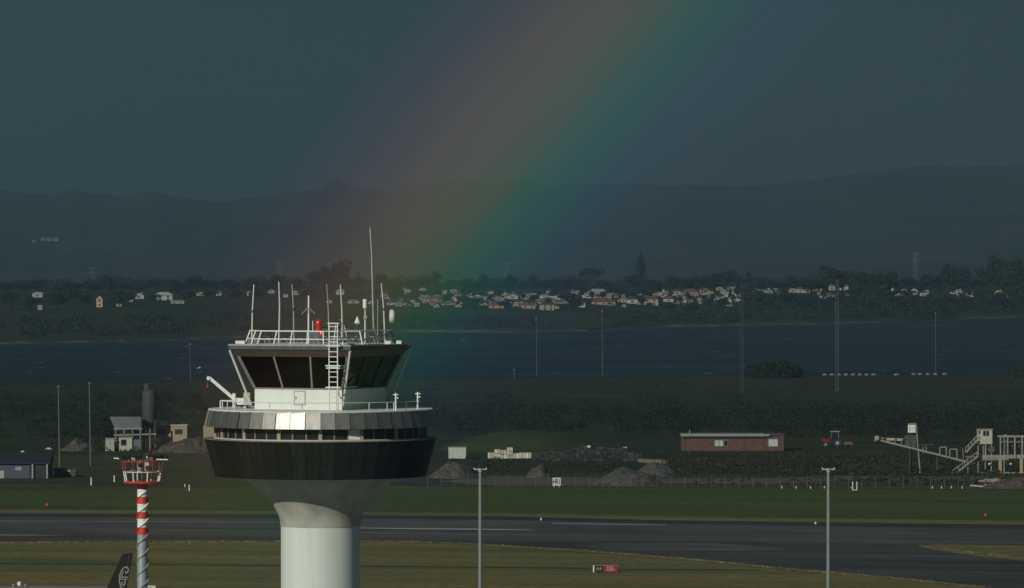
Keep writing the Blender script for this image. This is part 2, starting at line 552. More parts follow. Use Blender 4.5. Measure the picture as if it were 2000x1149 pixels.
# ---- harbour water
m = bpy.data.materials.new('harbour_water')
n, l = nodes(m)
p = n['Principled BSDF']
p.inputs['Base Color'].default_value = (.006, .014, .020, 1)
p.inputs['Roughness'].default_value = 0.3
p.inputs['Specular IOR Level'].default_value = 0.2
p.inputs['IOR'].default_value = 1.33
g = n.new('ShaderNodeNewGeometry')
mp = n.new('ShaderNodeMapping'); mp.inputs['Scale'].default_value = (.05, .16, 1)
no = n.new('ShaderNodeTexNoise'); no.inputs['Scale'].default_value = 1; no.inputs['Detail'].default_value = 7; no.inputs['Roughness'].default_value = .65
bp = n.new('ShaderNodeBump'); bp.inputs['Strength'].default_value = 1; bp.inputs['Distance'].default_value = 1.1
l.new(g.outputs['Position'], mp.inputs[0]); l.new(mp.outputs[0], no.inputs['Vector']); l.new(no.outputs[0], bp.inputs['Height']); l.new(bp.outputs[0], p.inputs['Normal'])
mp2 = n.new('ShaderNodeMapping'); mp2.inputs['Scale'].default_value = (.03, .16, 1)
n2 = n.new('ShaderNodeTexNoise'); n2.inputs['Scale'].default_value = 2.0; n2.inputs['Detail'].default_value = 5
cr = n.new('ShaderNodeValToRGB')                      # a few breaking crests
cr.color_ramp.elements[0].position = .62; cr.color_ramp.elements[0].color = (.003, .010, .018, 1)
cr.color_ramp.elements[1].position = .80; cr.color_ramp.elements[1].color = (.06, .075, .085, 1)
l.new(g.outputs['Position'], mp2.inputs[0]); l.new(mp2.outputs[0], n2.inputs['Vector']); l.new(n2.outputs[0], cr.inputs[0]); l.new(cr.outputs[0], p.inputs['Base Color'])
mp3 = n.new('ShaderNodeMapping'); mp3.inputs['Scale'].default_value = (.006, .013, 1)
n3 = n.new('ShaderNodeTexNoise'); n3.inputs['Scale'].default_value = 1; n3.inputs['Detail'].default_value = 6; n3.inputs['Roughness'].default_value = .6
mr3 = n.new('ShaderNodeMapRange'); mr3.inputs[1].default_value = .3; mr3.inputs[2].default_value = .7; mr3.inputs[3].default_value = .26; mr3.inputs[4].default_value = .48
l.new(g.outputs['Position'], mp3.inputs[0]); l.new(mp3.outputs[0], n3.inputs['Vector']); l.new(n3.outputs[0], mr3.inputs[0]); l.new(mr3.outputs[0], p.inputs['Roughness'])
M['water'] = m
cols = list(range(-300, 2301, 50))
near = [gnd(x, interp(NEAR_SHORE, x) + 1.2 * mnoise.noise(Vector((x * .013, 3, 0)))) for x in cols]
far = [gnd(x, interp(FAR_SHORE, x) - 1.0) for x in cols]
vs = [(q.x, q.y, .05) for q in near] + [(q.x, q.y, .05) for q in far]
k = len(cols)
tag(MB().add(vs, [(i, i + 1, k + i + 1, k + i) for i in range(k - 1)]).build('water', 'water'), kind='structure')

wv = MB()
wr = random.Random(31)
for _ in range(110):
    x_ = wr.uniform(-20, 2020)
    y0_, y1_ = interp(FAR_SHORE, x_) + 3, interp(NEAR_SHORE, x_) - 4
    q_ = gnd(x_, y0_ + (y1_ - y0_) * wr.random(), .05)
    L_, W_, H_ = wr.uniform(.6, 3.0), wr.uniform(.3, .8), wr.uniform(.08, .25)
    a_ = wr.uniform(-.3, .3)
    d_ = Vector((math.cos(a_), math.sin(a_), 0)); e_ = Vector((-d_.y, d_.x, 0))
    wv.add([q_ - d_ * L_, q_ - e_ * W_, q_ + d_ * L_, q_ + e_ * W_, q_ + Vector((0, 0, H_))], [(0, 1, 4), (1, 2, 4), (2, 3, 4), (3, 0, 4)])
M['foam'] = mat('wave_foam', (.075, .09, .10), .8, var=.2)
tag(wv.build('wave_crests', 'foam'), 'small breaking wave crests scattered over the harbour', 'waves', kind='stuff')

# ---- far shore land
M['bank'] = mat('far_bank_grass', (.024, .032, .014), .95, var=.5, scale=1, stretch=(.012, .03, .03), coord='World', detail=8, spec=.1)
M['beach'] = mat('shore_mud', (.055, .048, .036), .9, var=.5, scale=1, stretch=(.012, .05, .05), coord='World', detail=7, col2=(.22, .19, .13), contrast=(.45, .8))
cols = list(range(-250, 2251, 20))
rows = [0, 8, 20, 40, 70, 110, 160, 230, 320, 420, 560, 720, 900, 1150, 1400, 1800, 2300]
vs, fs = [], []
for px in cols:
    b = gnd(px, interp(FAR_SHORE, px) + 0.6 * mnoise.noise(Vector((px * .02, 9, 0))))
    for r_ in rows:
        Y = b.y + r_
        X = (px - 1000) * 1e-4 * Y
        vs.append((X, Y, max(.12, far_h(X, Y)) if r_ else .08))
R_ = len(rows)
for i in range(len(cols) - 1):
    for j in range(R_ - 1):
        fs.append((i * R_ + j, (i + 1) * R_ + j, (i + 1) * R_ + j + 1, i * R_ + j + 1))
tag(MB().add(vs, fs).build('far_shore_terrain', 'bank', smooth_=True), kind='structure')
vs, fs = [], []
for i, px in enumerate(cols):
    w = 2 + 6 * max(0, mnoise.noise(Vector((px * .011, 1, 4))) + .25)
    for r_, zz in ((-6, .10), (0, .30), (w, 1.0)):
        b = gnd(px, interp(FAR_SHORE, px))
        Y = b.y + r_
        vs.append(((px - 1000) * 1e-4 * Y, Y, zz + (far_h((px - 1000) * 1e-4 * Y, Y) if r_ > 0 else 0)))
    if i:
        for j in (0, 1):
            q = i * 3 + j
            fs.append((q - 3, q, q + 1, q - 2))
tag(MB().add(vs, fs).build('far_beach', 'beach'), kind='structure')

# ---- hills
M['hill'] = mat('forested_hill', (.012, .018, .012), .95, var=.6, scale=1, stretch=(.004, .002, .012), coord='World', detail=10, spec=.05,
                col2=(.045, .05, .034))
RIDGE = [(-400, 385), (-200, 378), (0, 372), (60, 379), (110, 383), (135, 372), (155, 369), (185, 380), (240, 384), (285, 376), (310, 375), (340, 386), (400, 392), (440, 396), (500, 386),
         (560, 377), (620, 368), (640, 357), (658, 351), (675, 360), (700, 366), (750, 369), (800, 363), (850, 357), (880, 351), (900, 355), (930, 352), (980, 356), (1015, 345), (1035, 350), (1060, 361),
         (1100, 363), (1150, 359), (1200, 356), (1300, 362), (1400, 365), (1500, 362), (1560, 352), (1620, 348), (1680, 338), (1750, 328), (1800, 322), (1880, 326),
         (1930, 325), (1970, 322), (2000, 317), (2200, 312), (2500, 330)]


def hill_mesh(name, ridge, d0, d1, d2, bumps, step=8):
    cols = list(range(-350, 2351, step))
    T = [0, .06, .14, .24, .36, .48, .6, .72, .84, .93, 1.0, 1.25, 1.6, 2.0]
    vs, fs = [], []
    for px in cols:
        yr = interp(ridge, px)
        for t in T:
            Y = d0 + (d1 - d0) * t if t <= 1 else d1 + (d2 - d1) * (t - 1)
            X = (px - 1000) * 1e-4 * Y
            H = at(px, yr, d1).z
            sh = t ** 1.15 if t <= 1 else 1 - .55 * (t - 1)
            z = H * sh
            q = Vector((X * .0011, Y * .0011, 2.0))
            z += H * .20 * (mnoise.noise(q * 1.6) + .6 * mnoise.noise(q * 4)) * math.sin(math.pi * min(1, t)) * 1.1
            z += bumps * (mnoise.noise(Vector((X * .02, Y * .012, 0))) + .7 * mnoise.noise(Vector((X * .055, Y * .03, 5)))) * min(1, t * 3)
            vs.append((X, Y, z))
    k = len(T)
    for i in range(len(cols) - 1):
        for j in range(k - 1):
            fs.append((i * k + j, (i + 1) * k + j, (i + 1) * k + j + 1, i * k + j + 1))
    return tag(MB().add(vs, fs).build(name, 'hill', smooth_=True), kind='structure')


HILLS = hill_mesh('hills', RIDGE, 8000, 12300, 13500, 6.0)

# ================================================================== HAZE AND RAIN
m = bpy.data.materials.new('rain_haze')
n, l = nodes(m)
n.clear()
o_ = n.new('ShaderNodeOutputMaterial')
pv = n.new('ShaderNodeVolumePrincipled')
pv.inputs['Color'].default_value = (.30, .505, .625, 1)
pv.inputs['Density'].default_value = HAZE_SIGMA
pv.inputs['Anisotropy'].default_value = 0.35
# rain drops send sunlight back at about 42 degrees from the point opposite the sun, each colour at its own angle:
# the scattering of the same rain, as a function of the angle between the sun and the line of sight
vsn = n.new('ShaderNodeVolumeScatter')
vsn.inputs['Density'].default_value = RAIN_SIGMA
vsn.inputs['Anisotropy'].default_value = 0.35
ge = n.new('ShaderNodeNewGeometry')
dt = n.new('ShaderNodeVectorMath'); dt.operation = 'DOT_PRODUCT'
dt.inputs[1].default_value = S
ac = n.new('ShaderNodeMath'); ac.operation = 'ARCCOSINE'
mr = n.new('ShaderNodeMapRange')
mr.inputs[1].default_value = rad(36.95); mr.inputs[2].default_value = rad(43.45)
rc = n.new('ShaderNodeValToRGB')
rc.color_ramp.interpolation = 'EASE'
BOW = [(37.0, (.010, .012, .014)), (39.5, (.015, .02, .035)), (40.15, (.03, .05, .15)), (40.5, (.02, .12, .26)), (40.83, (.01, .30, .28)), (41.17, (.06, .52, .17)), (41.5, (.33, .50, .05)),
       (41.82, (.60, .40, .06)), (42.15, (.58, .23, .08)), (42.5, (.29, .10, .07)), (42.9, (.09, .03, .03)), (43.4, (0, 0, 0))]
el = rc.color_ramp.elements
while len(el) > 1:
    el.remove(el[-1])
el[0].position = 0; el[0].color = (*BOW[0][1], 1)
for a_, c_ in BOW[1:]:
    e = el.new((a_ - 37.0) / 6.5); e.color = (*c_, 1)
ad = n.new('ShaderNodeAddShader')
l.new(ge.outputs['Incoming'], dt.inputs[0]); l.new(dt.outputs['Value'], ac.inputs[0]); l.new(ac.outputs[0], mr.inputs[0])
l.new(mr.outputs[0], rc.inputs[0]); l.new(rc.outputs[0], vsn.inputs['Color'])
l.new(pv.outputs[0], ad.inputs[0]); l.new(vsn.outputs[0], ad.inputs[1]); l.new(ad.outputs[0], o_.inputs['Volume'])
try:
    m.cycles.homogeneous_volume = True
except Exception:
    pass
M['haze'] = m
haze = MB().box((0, 7100, 249), (6400, 14600, 502)).build('haze', 'haze')
tag(haze, 'grey blue rain haze hanging over the airfield and harbour', 'haze', kind='stuff')

# ================================================================== CONTROL TOWER
TD = 320.0
TS = TD * 1e-4
tb = at(626, 700, TD)
TX = tb.x


def tz(y):
    return at(626, y, TD).z


def tp(x, y, dy=0.0):
    q = at(x, y, TD + dy)
    return Vector((q.x - TX, dy, q.z))


tower = thing('control_tower', (TX, TD, 0), 'white concrete airport control tower with black drum, metal band and glass cab', 'control tower')
MB().lathe([(77.5 * TS, 0), (77.5 * TS, tz(1026.5))], 96).build('shaft', 'shaft', tower, smooth_=True)
prof = [(78.5, 1027), (79, 1018), (81, 1009), (85.5, 999), (91, 990), (99, 979), (109, 967.5), (121, 957), (135, 946.5), (147, 937), (156, 930), (170, 920)]
MB().lathe([(r_ * TS, tz(y)) for r_, y in prof], 96).build('flared_collar', 'concrete', tower, smooth_=True)
MB().lathe([(206 * TS, tz(926)), (206 * TS, tz(922))], 96).build('drum_soffit', 'darkgrey', tower)
MB().lathe([(203 * TS, tz(922)), (221 * TS, tz(857.5)), (222 * TS, tz(856.2)), (200 * TS, tz(855.6))], 96).build('drum_core', 'dark', tower, smooth_=True)
MB().lathe([(199 * TS, tz(855)), (199 * TS, tz(832)), (215 * TS, tz(831)), (215 * TS, tz(800))], 96).build('window_band_core', 'dark', tower)
NP = 48
DA = 2 * math.pi / NP


def ring_panel(r0, z0, r1, z1, half, th, yaw=0.0):
    """one flat cladding panel centred on the -Y side; its outer face is proud of the core"""
    b_ = MB()
    w0, w1 = r0 * math.tan(half), r1 * math.tan(half)
    k_ = math.cos(half)
    vs = []
    for dy_ in (0.0, th):
        for (rr, zz, w, sx) in ((r0, z0, w0, -1), (r0, z0, w0, 1), (r1, z1, w1, 1), (r1, z1, w1, -1)):
            vs.append((sx * w, -rr * k_ + dy_ + sx * w * math.tan(yaw), zz))
    return b_.add(vs, [(0, 1, 2, 3), (7, 6, 5, 4), (1, 0, 4, 5), (2, 1, 5, 6), (3, 2, 6, 7), (0, 3, 7, 4)])


pan_b = ring_panel(206 * TS, tz(929), 226.5 * TS, tz(856.5), DA / 2 * .985, .05).mesh('cladding_panel')
pan_m = ring_panel(226.5 * TS, tz(831.5), 218 * TS, tz(798.5), DA / 2 * .98, .05, yaw=rad(-3.0)).mesh('fascia_panel')  # panels turned slightly to shift where the sun glint falls
pane_b = ring_panel(205 * TS, tz(851.5), 205 * TS, tz(834), DA / 2 * .9, .03).mesh('window_pane')
pane_w = ring_panel(206.5 * TS, tz(852), 206.5 * TS, tz(833), DA / 2 * .92, .05).mesh('blanking_panel')
mull_b = ring_panel(206 * TS, tz(852), 206 * TS, tz(832), DA * .045, .06).mesh('mullion')
pill_b = ring_panel(208 * TS, tz(855.5), 208 * TS, tz(831.6), DA * .13, .12).mesh('pillar')
for k in range(NP):
    a_ = rad(2.0) + k * DA                       # a joint
    c_ = a_ + DA / 2
    put('cladding_panel', pan_b, 'black_clad', tower, rz=c_)
    o_ = put('fascia_panel', pan_m, 'metal_clad', tower, rz=c_)
    o_.rotation_euler = (0, 0, c_ + random.uniform(-.006, .006))
    deg = math.degrees((c_ + math.pi) % (2 * math.pi) - math.pi)
    if 19 < deg < 26:
        tag(put('blanking_panel', pane_w, 'white', tower, rz=c_), 'white blanking panel in the dark window band')
    else:
        put('window_pane', pane_b, 'window', tower, rz=c_)
    if k % 3 == 0:
        put('pillar', pill_b, 'pillar', tower, rz=a_)
    else:
        put('mullion', mull_b, 'mullion', tower, rz=a_)
MB().lathe([(204 * TS, tz(855.2)), (209 * TS, tz(855.2)), (209 * TS, tz(852.3)), (204 * TS, tz(852.3))], 96).build('window_sill', 'sill', tower)
MB().lathe([(200 * TS, tz(856)), (227.5 * TS, tz(856)), (227.5 * TS, tz(854.8)), (200 * TS, tz(854.6))], 96).build('drum_rim', 'mullion', tower)
DECK = tz(798)
MB().lathe([(214 * TS, DECK - .25), (219 * TS, DECK - .05), (219 * TS, DECK), (100 * TS, DECK + .02)], 96).build('deck', 'white', tower)

# cab: a square glass room turned 25 degrees to the left
CR = rad(-25)
CX = Matrix.Rotation(CR, 3, 'Z')
s_base, s_wtop, s_eave, s_roof = 190 * TS, 237 * TS, 258 * TS, 264 * TS
z_wb, z_wt, z_ev, z_rt = tz(756.5), tz(694.5), tz(681), tz(672)


def cab(name, mb_, m_, smooth_=False, parent=None):
    return mb_.build(name, m_, tower, rz=CR, smooth_=smooth_)


cab('cab_wall', MB().box((0, 0, (DECK + z_wb) / 2), (s_base, s_base, z_wb - DECK)), 'wallwhite')
cab('wall_coping', MB().frame4(s_base + .1, z_wb - .06, s_base + .1, z_wb + .02, .5), 'mullion')


def face_u(x):                    # position along the front-left face of the cab wall
    return ((x - 498) / 172 - .5) * s_base


hb = MB()
hx0, hx1, hz0, hz1 = face_u(577), face_u(598), tz(788), tz(762)
cab('hatch', MB().box(((hx0 + hx1) / 2, -s_base / 2 - .012, (hz0 + hz1) / 2), (hx1 - hx0, .03, hz1 - hz0)), 'wallwhite')
for (a_, b_) in (((hx0, hz1), (hx1, hz1)), ((hx0, hz0), (hx0, hz1)), ((hx1, hz0), (hx1, hz1)), ((hx0, hz0), (hx1, hz0))):
    hb.bar((a_[0], -s_base / 2 - .025, a_[1]), (b_[0], -s_base / 2 - .025, b_[1]), .035)
hb.box((hx0 + .12, -s_base / 2 - .05, (hz0 + hz1) / 2), (.05, .06, .16))
cab('hatch_frame', hb, 'mullion')
cab('ceiling', MB().box((0, 0, z_wt + .1), (s_wtop - .1, s_wtop - .1, .12)), 'dark')
cab('cab_floor', MB().box((0, 0, z_wb - .35), (s_base - .2, s_base - .2, .1)), 'interior')


def cab_pt(face, u, t, out=0.0):
    """u in -1..1 along a face, t 0 bottom .. 1 top of the glazing"""
    s_ = s_base + (s_wtop - s_base) * t
    z_ = z_wb + (z_wt - z_wb) * t
    p_ = Vector((u * s_ / 2, -s_ / 2 - out, z_))
    return Matrix.Rotation(face * math.pi / 2, 3, 'Z') @ p_


for face in range(4):
    cuts = [-1, -.335, .335, 1]
    for a_, b_ in zip(cuts, cuts[1:]):
        q = [cab_pt(face, a_, .02), cab_pt(face, b_, .02), cab_pt(face, b_, .985), cab_pt(face, a_, .985)]
        cab('window_pane', MB().add(q, [(0, 1, 2, 3)]), 'glass')
    for u in cuts[1:3]:
        nrm = (cab_pt(face, 0, .5, 1) - cab_pt(face, 0, .5)).normalized()
        cab('mullion', MB().bar(cab_pt(face, u, 0, .03), cab_pt(face, u, 1, .03), .11, .14, up=nrm), 'dark' if face == 1 else 'mullion')  # right-hand mullions dark: the shade of that face is put into their colour
    cab('corner_post', MB().bar(cab_pt(face, -1, 0, .02), cab_pt(face, -1, 1, .02), .15, .15), 'mullion')
cab('eave_fascia', MB().frame4(s_wtop + .04, z_wt - .02, s_eave, z_ev, .35), 'brown')
cab('roof', MB().box((0, 0, (z_ev + z_rt) / 2 + .002), (s_roof, s_roof, z_rt - z_ev)), 'darkgrey')
cab('roof_bounce_sheet', MB().box((0, 0, z_rt + .012), (s_roof - .5, s_roof - .5, .02)), 'white')  # added pale sheet that throws light up onto the railing
cab('roof_edge_trim', MB().frame4(s_roof + .06, z_rt - .07, s_roof + .06, z_rt + .03, .2), 'grey')
# corner struts outside the glass
for sx, sy in ((-1, -1), (1, -1), (1, 1), (-1, 1)):
    a_, b_ = Vector((sx * 131 * TS, sy * 131 * TS, tz(683))), Vector((sx * 100 * TS, sy * 100 * TS, tz(790)))
    cab('corner_strut', MB().cyl(a_, b_, .075, .075, 8), 'white_pole', True)
# interior: consoles along the front face, screens, operator's chair
con = MB()
con.box((0, -s_base / 2 + .7, z_wb - .05), (s_base - 1.4, .8, .5))
con.box((-s_base / 2 + .7, .3, z_wb - .05), (.8, s_base - 2.4, .5))
con.box((s_base / 2 - .7, .3, z_wb - .05), (.8, s_base - 2.4, .5))
cab('console', con, 'interior')
for u, w in ((-1.6, .7), (-.4, .9), (1.1, .7), (2.0, .5)):
    cab('monitor', MB().box((u, -s_base / 2 + .85, z_wb + .45), (w, .08, .45)).box((u, -s_base / 2 + .85, z_wb + .2), (.1, .06, .2)), 'darkgrey')
for u in (-1.0, .6):
    cab('operator_chair', MB().box((u, -.6, z_wb + .05), (.6, .6, .12)).box((u, -.3, z_wb + .55), (.56, .12, .8)).cyl((u, -.6, z_wb - .3), (u, -.6, z_wb), .05), 'interior')
cab('ceiling_duct', MB().box((0, .5, z_wt - .25), (3.2, .8, .35)), 'interior')

# access ladder in front of the roof edge
lad_u = (661 - 451) / (690 - 451) * 2 - 1
lx_, ly_ = lad_u * s_roof / 2, -s_roof / 2 - .28
LW = .29
zt_, zb_ = tz(629.5), tz(797)
lad = cab('ladder', MB().bar((lx_ - LW, ly_, zb_), (lx_ - LW, ly_, zt_), .06).bar((lx_ + LW, ly_, zb_), (lx_ + LW, ly_, zt_), .06), 'white')
rung = MB().cyl((-LW, 0, 0), (LW, 0, 0), .03, n=6).mesh('rung')
zz = zb_ + .2
while zz < zt_ - .1:
    put('rung', rung, 'white', lad, (lx_, ly_, zz))
    zz += .31
for y_, w_ in ((672.5, .46), (711, .5), (715.5, .46), (752.5, .5)):
    MB().bar((lx_ - w_, ly_ - .06, tz(y_)), (lx_ + w_, ly_ - .06, tz(y_)), .07).bar((lx_ - w_, ly_ - .06, tz(y_)), (lx_ - w_, ly_ + (.45 if y_ < 700 else 1.0 + (y_ - 700) * .022), tz(y_)), .05).bar((lx_ + w_, ly_ - .06, tz(y_)), (lx_ + w_, ly_ + (.45 if y_ < 700 else 1.0 + (y_ - 700) * .022), tz(y_)), .05).build('ladder_bracket', 'white', lad)
MB().tube([(lx_ - LW, ly_, zt_), (lx_ - LW, ly_ + .9, zt_ - .05), (lx_ - LW - .25, ly_ + 1.1, z_rt)], .04).tube([(lx_ + LW, ly_, zt_), (lx_ + LW, ly_ + .9, zt_ - .05), (lx_ + LW + .2, ly_ + 1.1, z_rt)], .04).bar((lx_ - LW - .1, ly_, zt_), (lx_ + LW + .1, ly_, zt_), .06).build('grab_rail', 'white', lad)

# roof railing: two rails round a square with cut corners, posts that lean inwards
z_r1, z_r2 = tz(645.5), tz(661)
s_rtp = 205 * TS
OCT = []
for sx, sy in ((-1, -1), (1, -1), (1, 1), (-1, 1)):
    c1_, c2_ = (sx * 128, sy * 72), (sx * 72, sy * 128)
    OCT += [c1_, c2_] if (sx * sy > 0) else [c2_, c1_]


def oct_pt(k_, u, z):
    a_, b_ = Vector(OCT[k_ % 8]), Vector(OCT[(k_ + 1) % 8])
    t_ = (z - z_rt) / (z_r1 - z_rt)
    q_ = a_.lerp(b_, u) * TS * (1 - .065 * t_)
    return Vector((q_.x, q_.y, z))


for k_ in range(8):
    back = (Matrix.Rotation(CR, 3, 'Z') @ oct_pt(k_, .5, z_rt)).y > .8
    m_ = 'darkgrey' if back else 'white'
    ro = cab('roof_rail', MB().tube([oct_pt(k_, 0, z_r1), oct_pt(k_, 1, z_r1)], .045).tube([oct_pt(k_, 0, z_r2), oct_pt(k_, 1, z_r2)], .04), m_, True)
    nq = 4 if (Vector(OCT[k_]) - Vector(OCT[(k_ + 1) % 8])).length > 100 else 2
    for q_ in range(nq):
        u = q_ / nq
        MB().cyl(oct_pt(k_, u, z_rt), oct_pt(k_, u, z_r1), .045, n=6).build('post', m_, ro)
        u += .4 / nq
        MB().tube([oct_pt(k_, u, z_rt), oct_pt(k_, u, z_rt + .36), oct_pt(k_, u + .06, z_rt + .42), oct_pt(k_, u + .09, z_rt)], .022, 5).build('tie_hoop', 'grey', ro)
cab('rear_dark_tube', MB().tube([Vector((-s_rtp / 2, s_rtp / 2 - .1, tz(641.5))), Vector((s_rtp / 2, s_rtp / 2 - .1, tz(641.5)))], .04), 'dark')  # dark tube running level above the rear rail

# antennas on the roof
def antenna(pts, r0, m_='grey', name='antenna', dy=0.0):
    q = [tp(x, y, dy) for x, y in pts]
    q[0].z = min(q[0].z, z_rt)
    b_ = MB()
    r0 *= .82
    k_ = len(q) - 1
    for i in range(k_):
        b_.cyl(q[i], q[i + 1], r0 * (1 - .35 * i / max(1, k_)), r0 * (1 - .35 * (i + .6) / max(1, k_)), 8)
    return b_.build(name, m_, tower, smooth_=True)


M['whip'] = mat('antenna_grey', (.33, .33, .30), .5, var=.2)
antenna([(491.8, 672), (493, 607), (496, 556)], .065, 'white_pole', dy=-.8)
MB().cyl(tp(493, 610, -.8), tp(493.2, 606, -.8), .11).build('antenna_joint', 'darkgrey', tower)
antenna([(544.5, 672), (546.2, 597), (544.6, 550.5)], .065, 'white_pole', dy=-.5)
antenna([(574.4, 672), (573.2, 604), (570.6, 556)], .06, 'whip', dy=.6)
MB().cyl(tp(573.4, 607, .6), tp(573.2, 602, .6), .1).build('antenna_joint', 'darkgrey', tower)
antenna([(601.5, 672), (602.4, 601)], .055, 'pillar', dy=.2)
an = antenna([(602.4, 602), (602.9, 577.5)], .075, 'white', dy=.2)
q0 = tp(602.3, 600, .2)
for x, y, dy_ in ((588.5, 614.5, .2), (615, 613.5, .2), (602, 613, -.35)):
    MB().cyl(q0, tp(x, y, dy_), .022, n=5).build('ground_radial', 'whip', an)
antenna([(643, 672), (641.5, 610), (638.2, 555)], .05, 'whip', dy=1.2)
an = antenna([(669.2, 672), (667.7, 604), (664.8, 556)], .06, 'white_pole', dy=-1.0)
MB().bar(tp(662.5, 625, -1), tp(669.5, 625, -1), .05).build('crossbar', 'whip', an)
an = antenna([(713.2, 672), (713.2, 617), (713.2, 602)], .07, 'white_pole', dy=-.4)
MB().cyl(tp(712.8, 602, -.4), tp(712.8, 584.5, -.4), .13, n=12).build('radome', 'white', an)
MB().box(tp(713.2, 620, -.4), (.2, .2, .25)).build('clamp', 'grey', an)
antenna([(730.5, 672), (729.6, 640), (725.9, 495.5), (722.8, 444.5)], .075, 'whip', 'lightning_mast', dy=.8)
antenna([(737.6, 672), (737.9, 585)], .035, 'whip', dy=1.4)
antenna([(752, 672), (749.5, 604), (744.8, 553.5)], .06, 'white_pole', dy=-.2)
MB().cyl(tp(749.8, 606, -.2), tp(749.4, 602, -.2), .09).build('antenna_joint', 'darkgrey', tower)
# microwave dish seen nearly edge-on
dc = tp(766.5, 618, -.2)
dish = MB()
prof = []
for i in range(9):
    t = i / 8
    prof.append((.42 * math.sin(t * math.pi / 2), -.2 + .0 + .2 * (1 - math.cos(t * math.pi / 2))))
vs, fs = [], []
nseg = 24
ringp = [(0.02, .20), (.18, .19), (.31, .15), (.38, .09), (.42, 0), (.42, -.13), (.30, -.18), (.02, -.20)]
for r_, ax in ringp:
    for i in range(nseg):
        t = 2 * math.pi * i / nseg
        vs.append((dc.x + ax, dc.y + r_ * math.cos(t), dc.z + r_ * math.sin(t)))
for k in range(len(ringp) - 1):
    for i in range(nseg):
        j = (i + 1) % nseg
        fs.append((k * nseg + i, k * nseg + j, (k + 1) * nseg + j, (k + 1) * nseg + i))
fs.append(tuple(range(nseg))); fs.append(tuple((len(ringp) - 1) * nseg + i for i in range(nseg))[::-1])
dsh = MB().add(vs, fs).build('dish', 'white', tower, smooth_=True)
dsh.rotation_euler = (0, 0, 0)
MB().box(tp(755.8, 615.5, -.2), (.26, .3, .48)).build('dish_mount', 'dark', dsh)
# cone on a pole
cq = tp(698, 631, -.6)
con = MB().cyl(cq, cq + Vector((0, 0, .42)), .2, .012, 16).build('cone_antenna', 'white', tower, smooth_=True)
MB().cyl((cq.x, cq.y, z_rt), cq, .045, n=8).build('cone_post', 'darkgrey', con)
MB().box((cq.x, cq.y, cq.z - .05), (.26, .26, .06)).build('cone_base', 'grey', con)
# red obstruction beacons on a grey cabinet
bq = tp(622.3, 645, -.9)
bc = MB().lathe([(.20, 0), (.20, .42), (.185, .54), (.13, .63), (.05, .67)], 20, bq).build('obstruction_beacon', 'beacon', tower, smooth_=True)
MB().lathe([(.225, -.06), (.225, 0)], 20, bq).build('beacon_base', 'darkgrey', bc)
MB().lathe([(.208, .26), (.208, .29)], 20, bq).build('beacon_band', 'darkgrey', bc)
bq2 = tp(628, 658, -1.3)
bc2 = MB().lathe([(.15, 0), (.15, .25), (.11, .33), (.03, .36)], 16, bq2).build('obstruction_beacon', 'beacon', tower, smooth_=True)
MB().cyl((bq2.x, bq2.y, z_rt), bq2, .05).build('beacon_post', 'darkgrey', bc2)
eq = tp(613.8, 659.5, -.9)
MB().box((eq.x, eq.y, (z_rt + tz(647)) / 2), (.62, .6, tz(647) - z_rt)).box((eq.x - .1, eq.y - .33, tz(662)), (.35, .1, .2)).build('equipment_cabinet', 'bluegrey', tower)
antenna([(611, 672), (611, 627)], .055, 'white_pole', 'stub_mast', dy=-.2)
# flat boxes and lamps on the roof edge
for x0, x1, y0, y1, dy_ in ((460, 478, 668.5, 674, -.6), (751.5, 763, 666, 671.5, -1.2), (774, 784, 665.5, 671.5, -.2)):
    q = tp((x0 + x1) / 2, (y0 + y1) / 2, dy_)
    MB().box((q.x, q.y, z_rt + .11), ((x1 - x0) * TS, .5, .2)).build('roof_box', 'white', tower)
for x, y0, y1, w, dy_ in ((798.5, 666, 676.5, 5, -.4), (686.5, 671, 680.5, 13, -4.6)):
    q = tp(x, (y0 + y1) / 2, dy_)
    MB().box(q, (w * TS, .3, (y1 - y0) * TS)).bar(q, q + Vector((-.5 if w < 9 else .1, .25, .02)), .08).build('edge_camera', 'dark', tower)

# deck: davit crane on the left
crane = MB().cyl(tp(457.5, 797.5, -.5), tp(457.5, 768.5, -.5), .115, n=12).build('davit_crane', 'white', tower)
MB().bar(tp(459, 781, -.5), tp(409.5, 738.5, -.5), .17, .2).bar(tp(412, 739, -.5), tp(404.5, 737, -.5), .14).build('jib', 'white', crane)
MB().cyl(tp(407, 739.5, -.66), tp(407, 739.5, -.34), .11, n=12).build('sheave', 'white', crane)
MB().cyl(tp(405, 741, -.5), tp(405, 752, -.5), .012, n=5).cyl(tp(405, 752, -.5), tp(405, 758, -.5), .045, .03, n=8).build('hook', 'red', crane)
MB().box(tp(470, 784, -.5), (16 * TS, .5, 13 * TS)).build('winch_box', 'white', crane)
MB().box(tp(482.3, 779, -.55), (12.5 * TS, .55, 24 * TS)).build('control_box', 'beige', crane)
MB().cyl(tp(469, 792, -.5), tp(485, 791, -.5), .12, n=10).build('winch_drum', 'darkgrey', crane)
MB().bar(tp(478, 797.5, -.5), tp(478, 788, -.5), .14).build('box_leg', 'white', crane)


def ring_pt(r_px, phi, z):
    return Vector((r_px * TS * math.sin(phi), -r_px * TS * math.cos(phi), z))


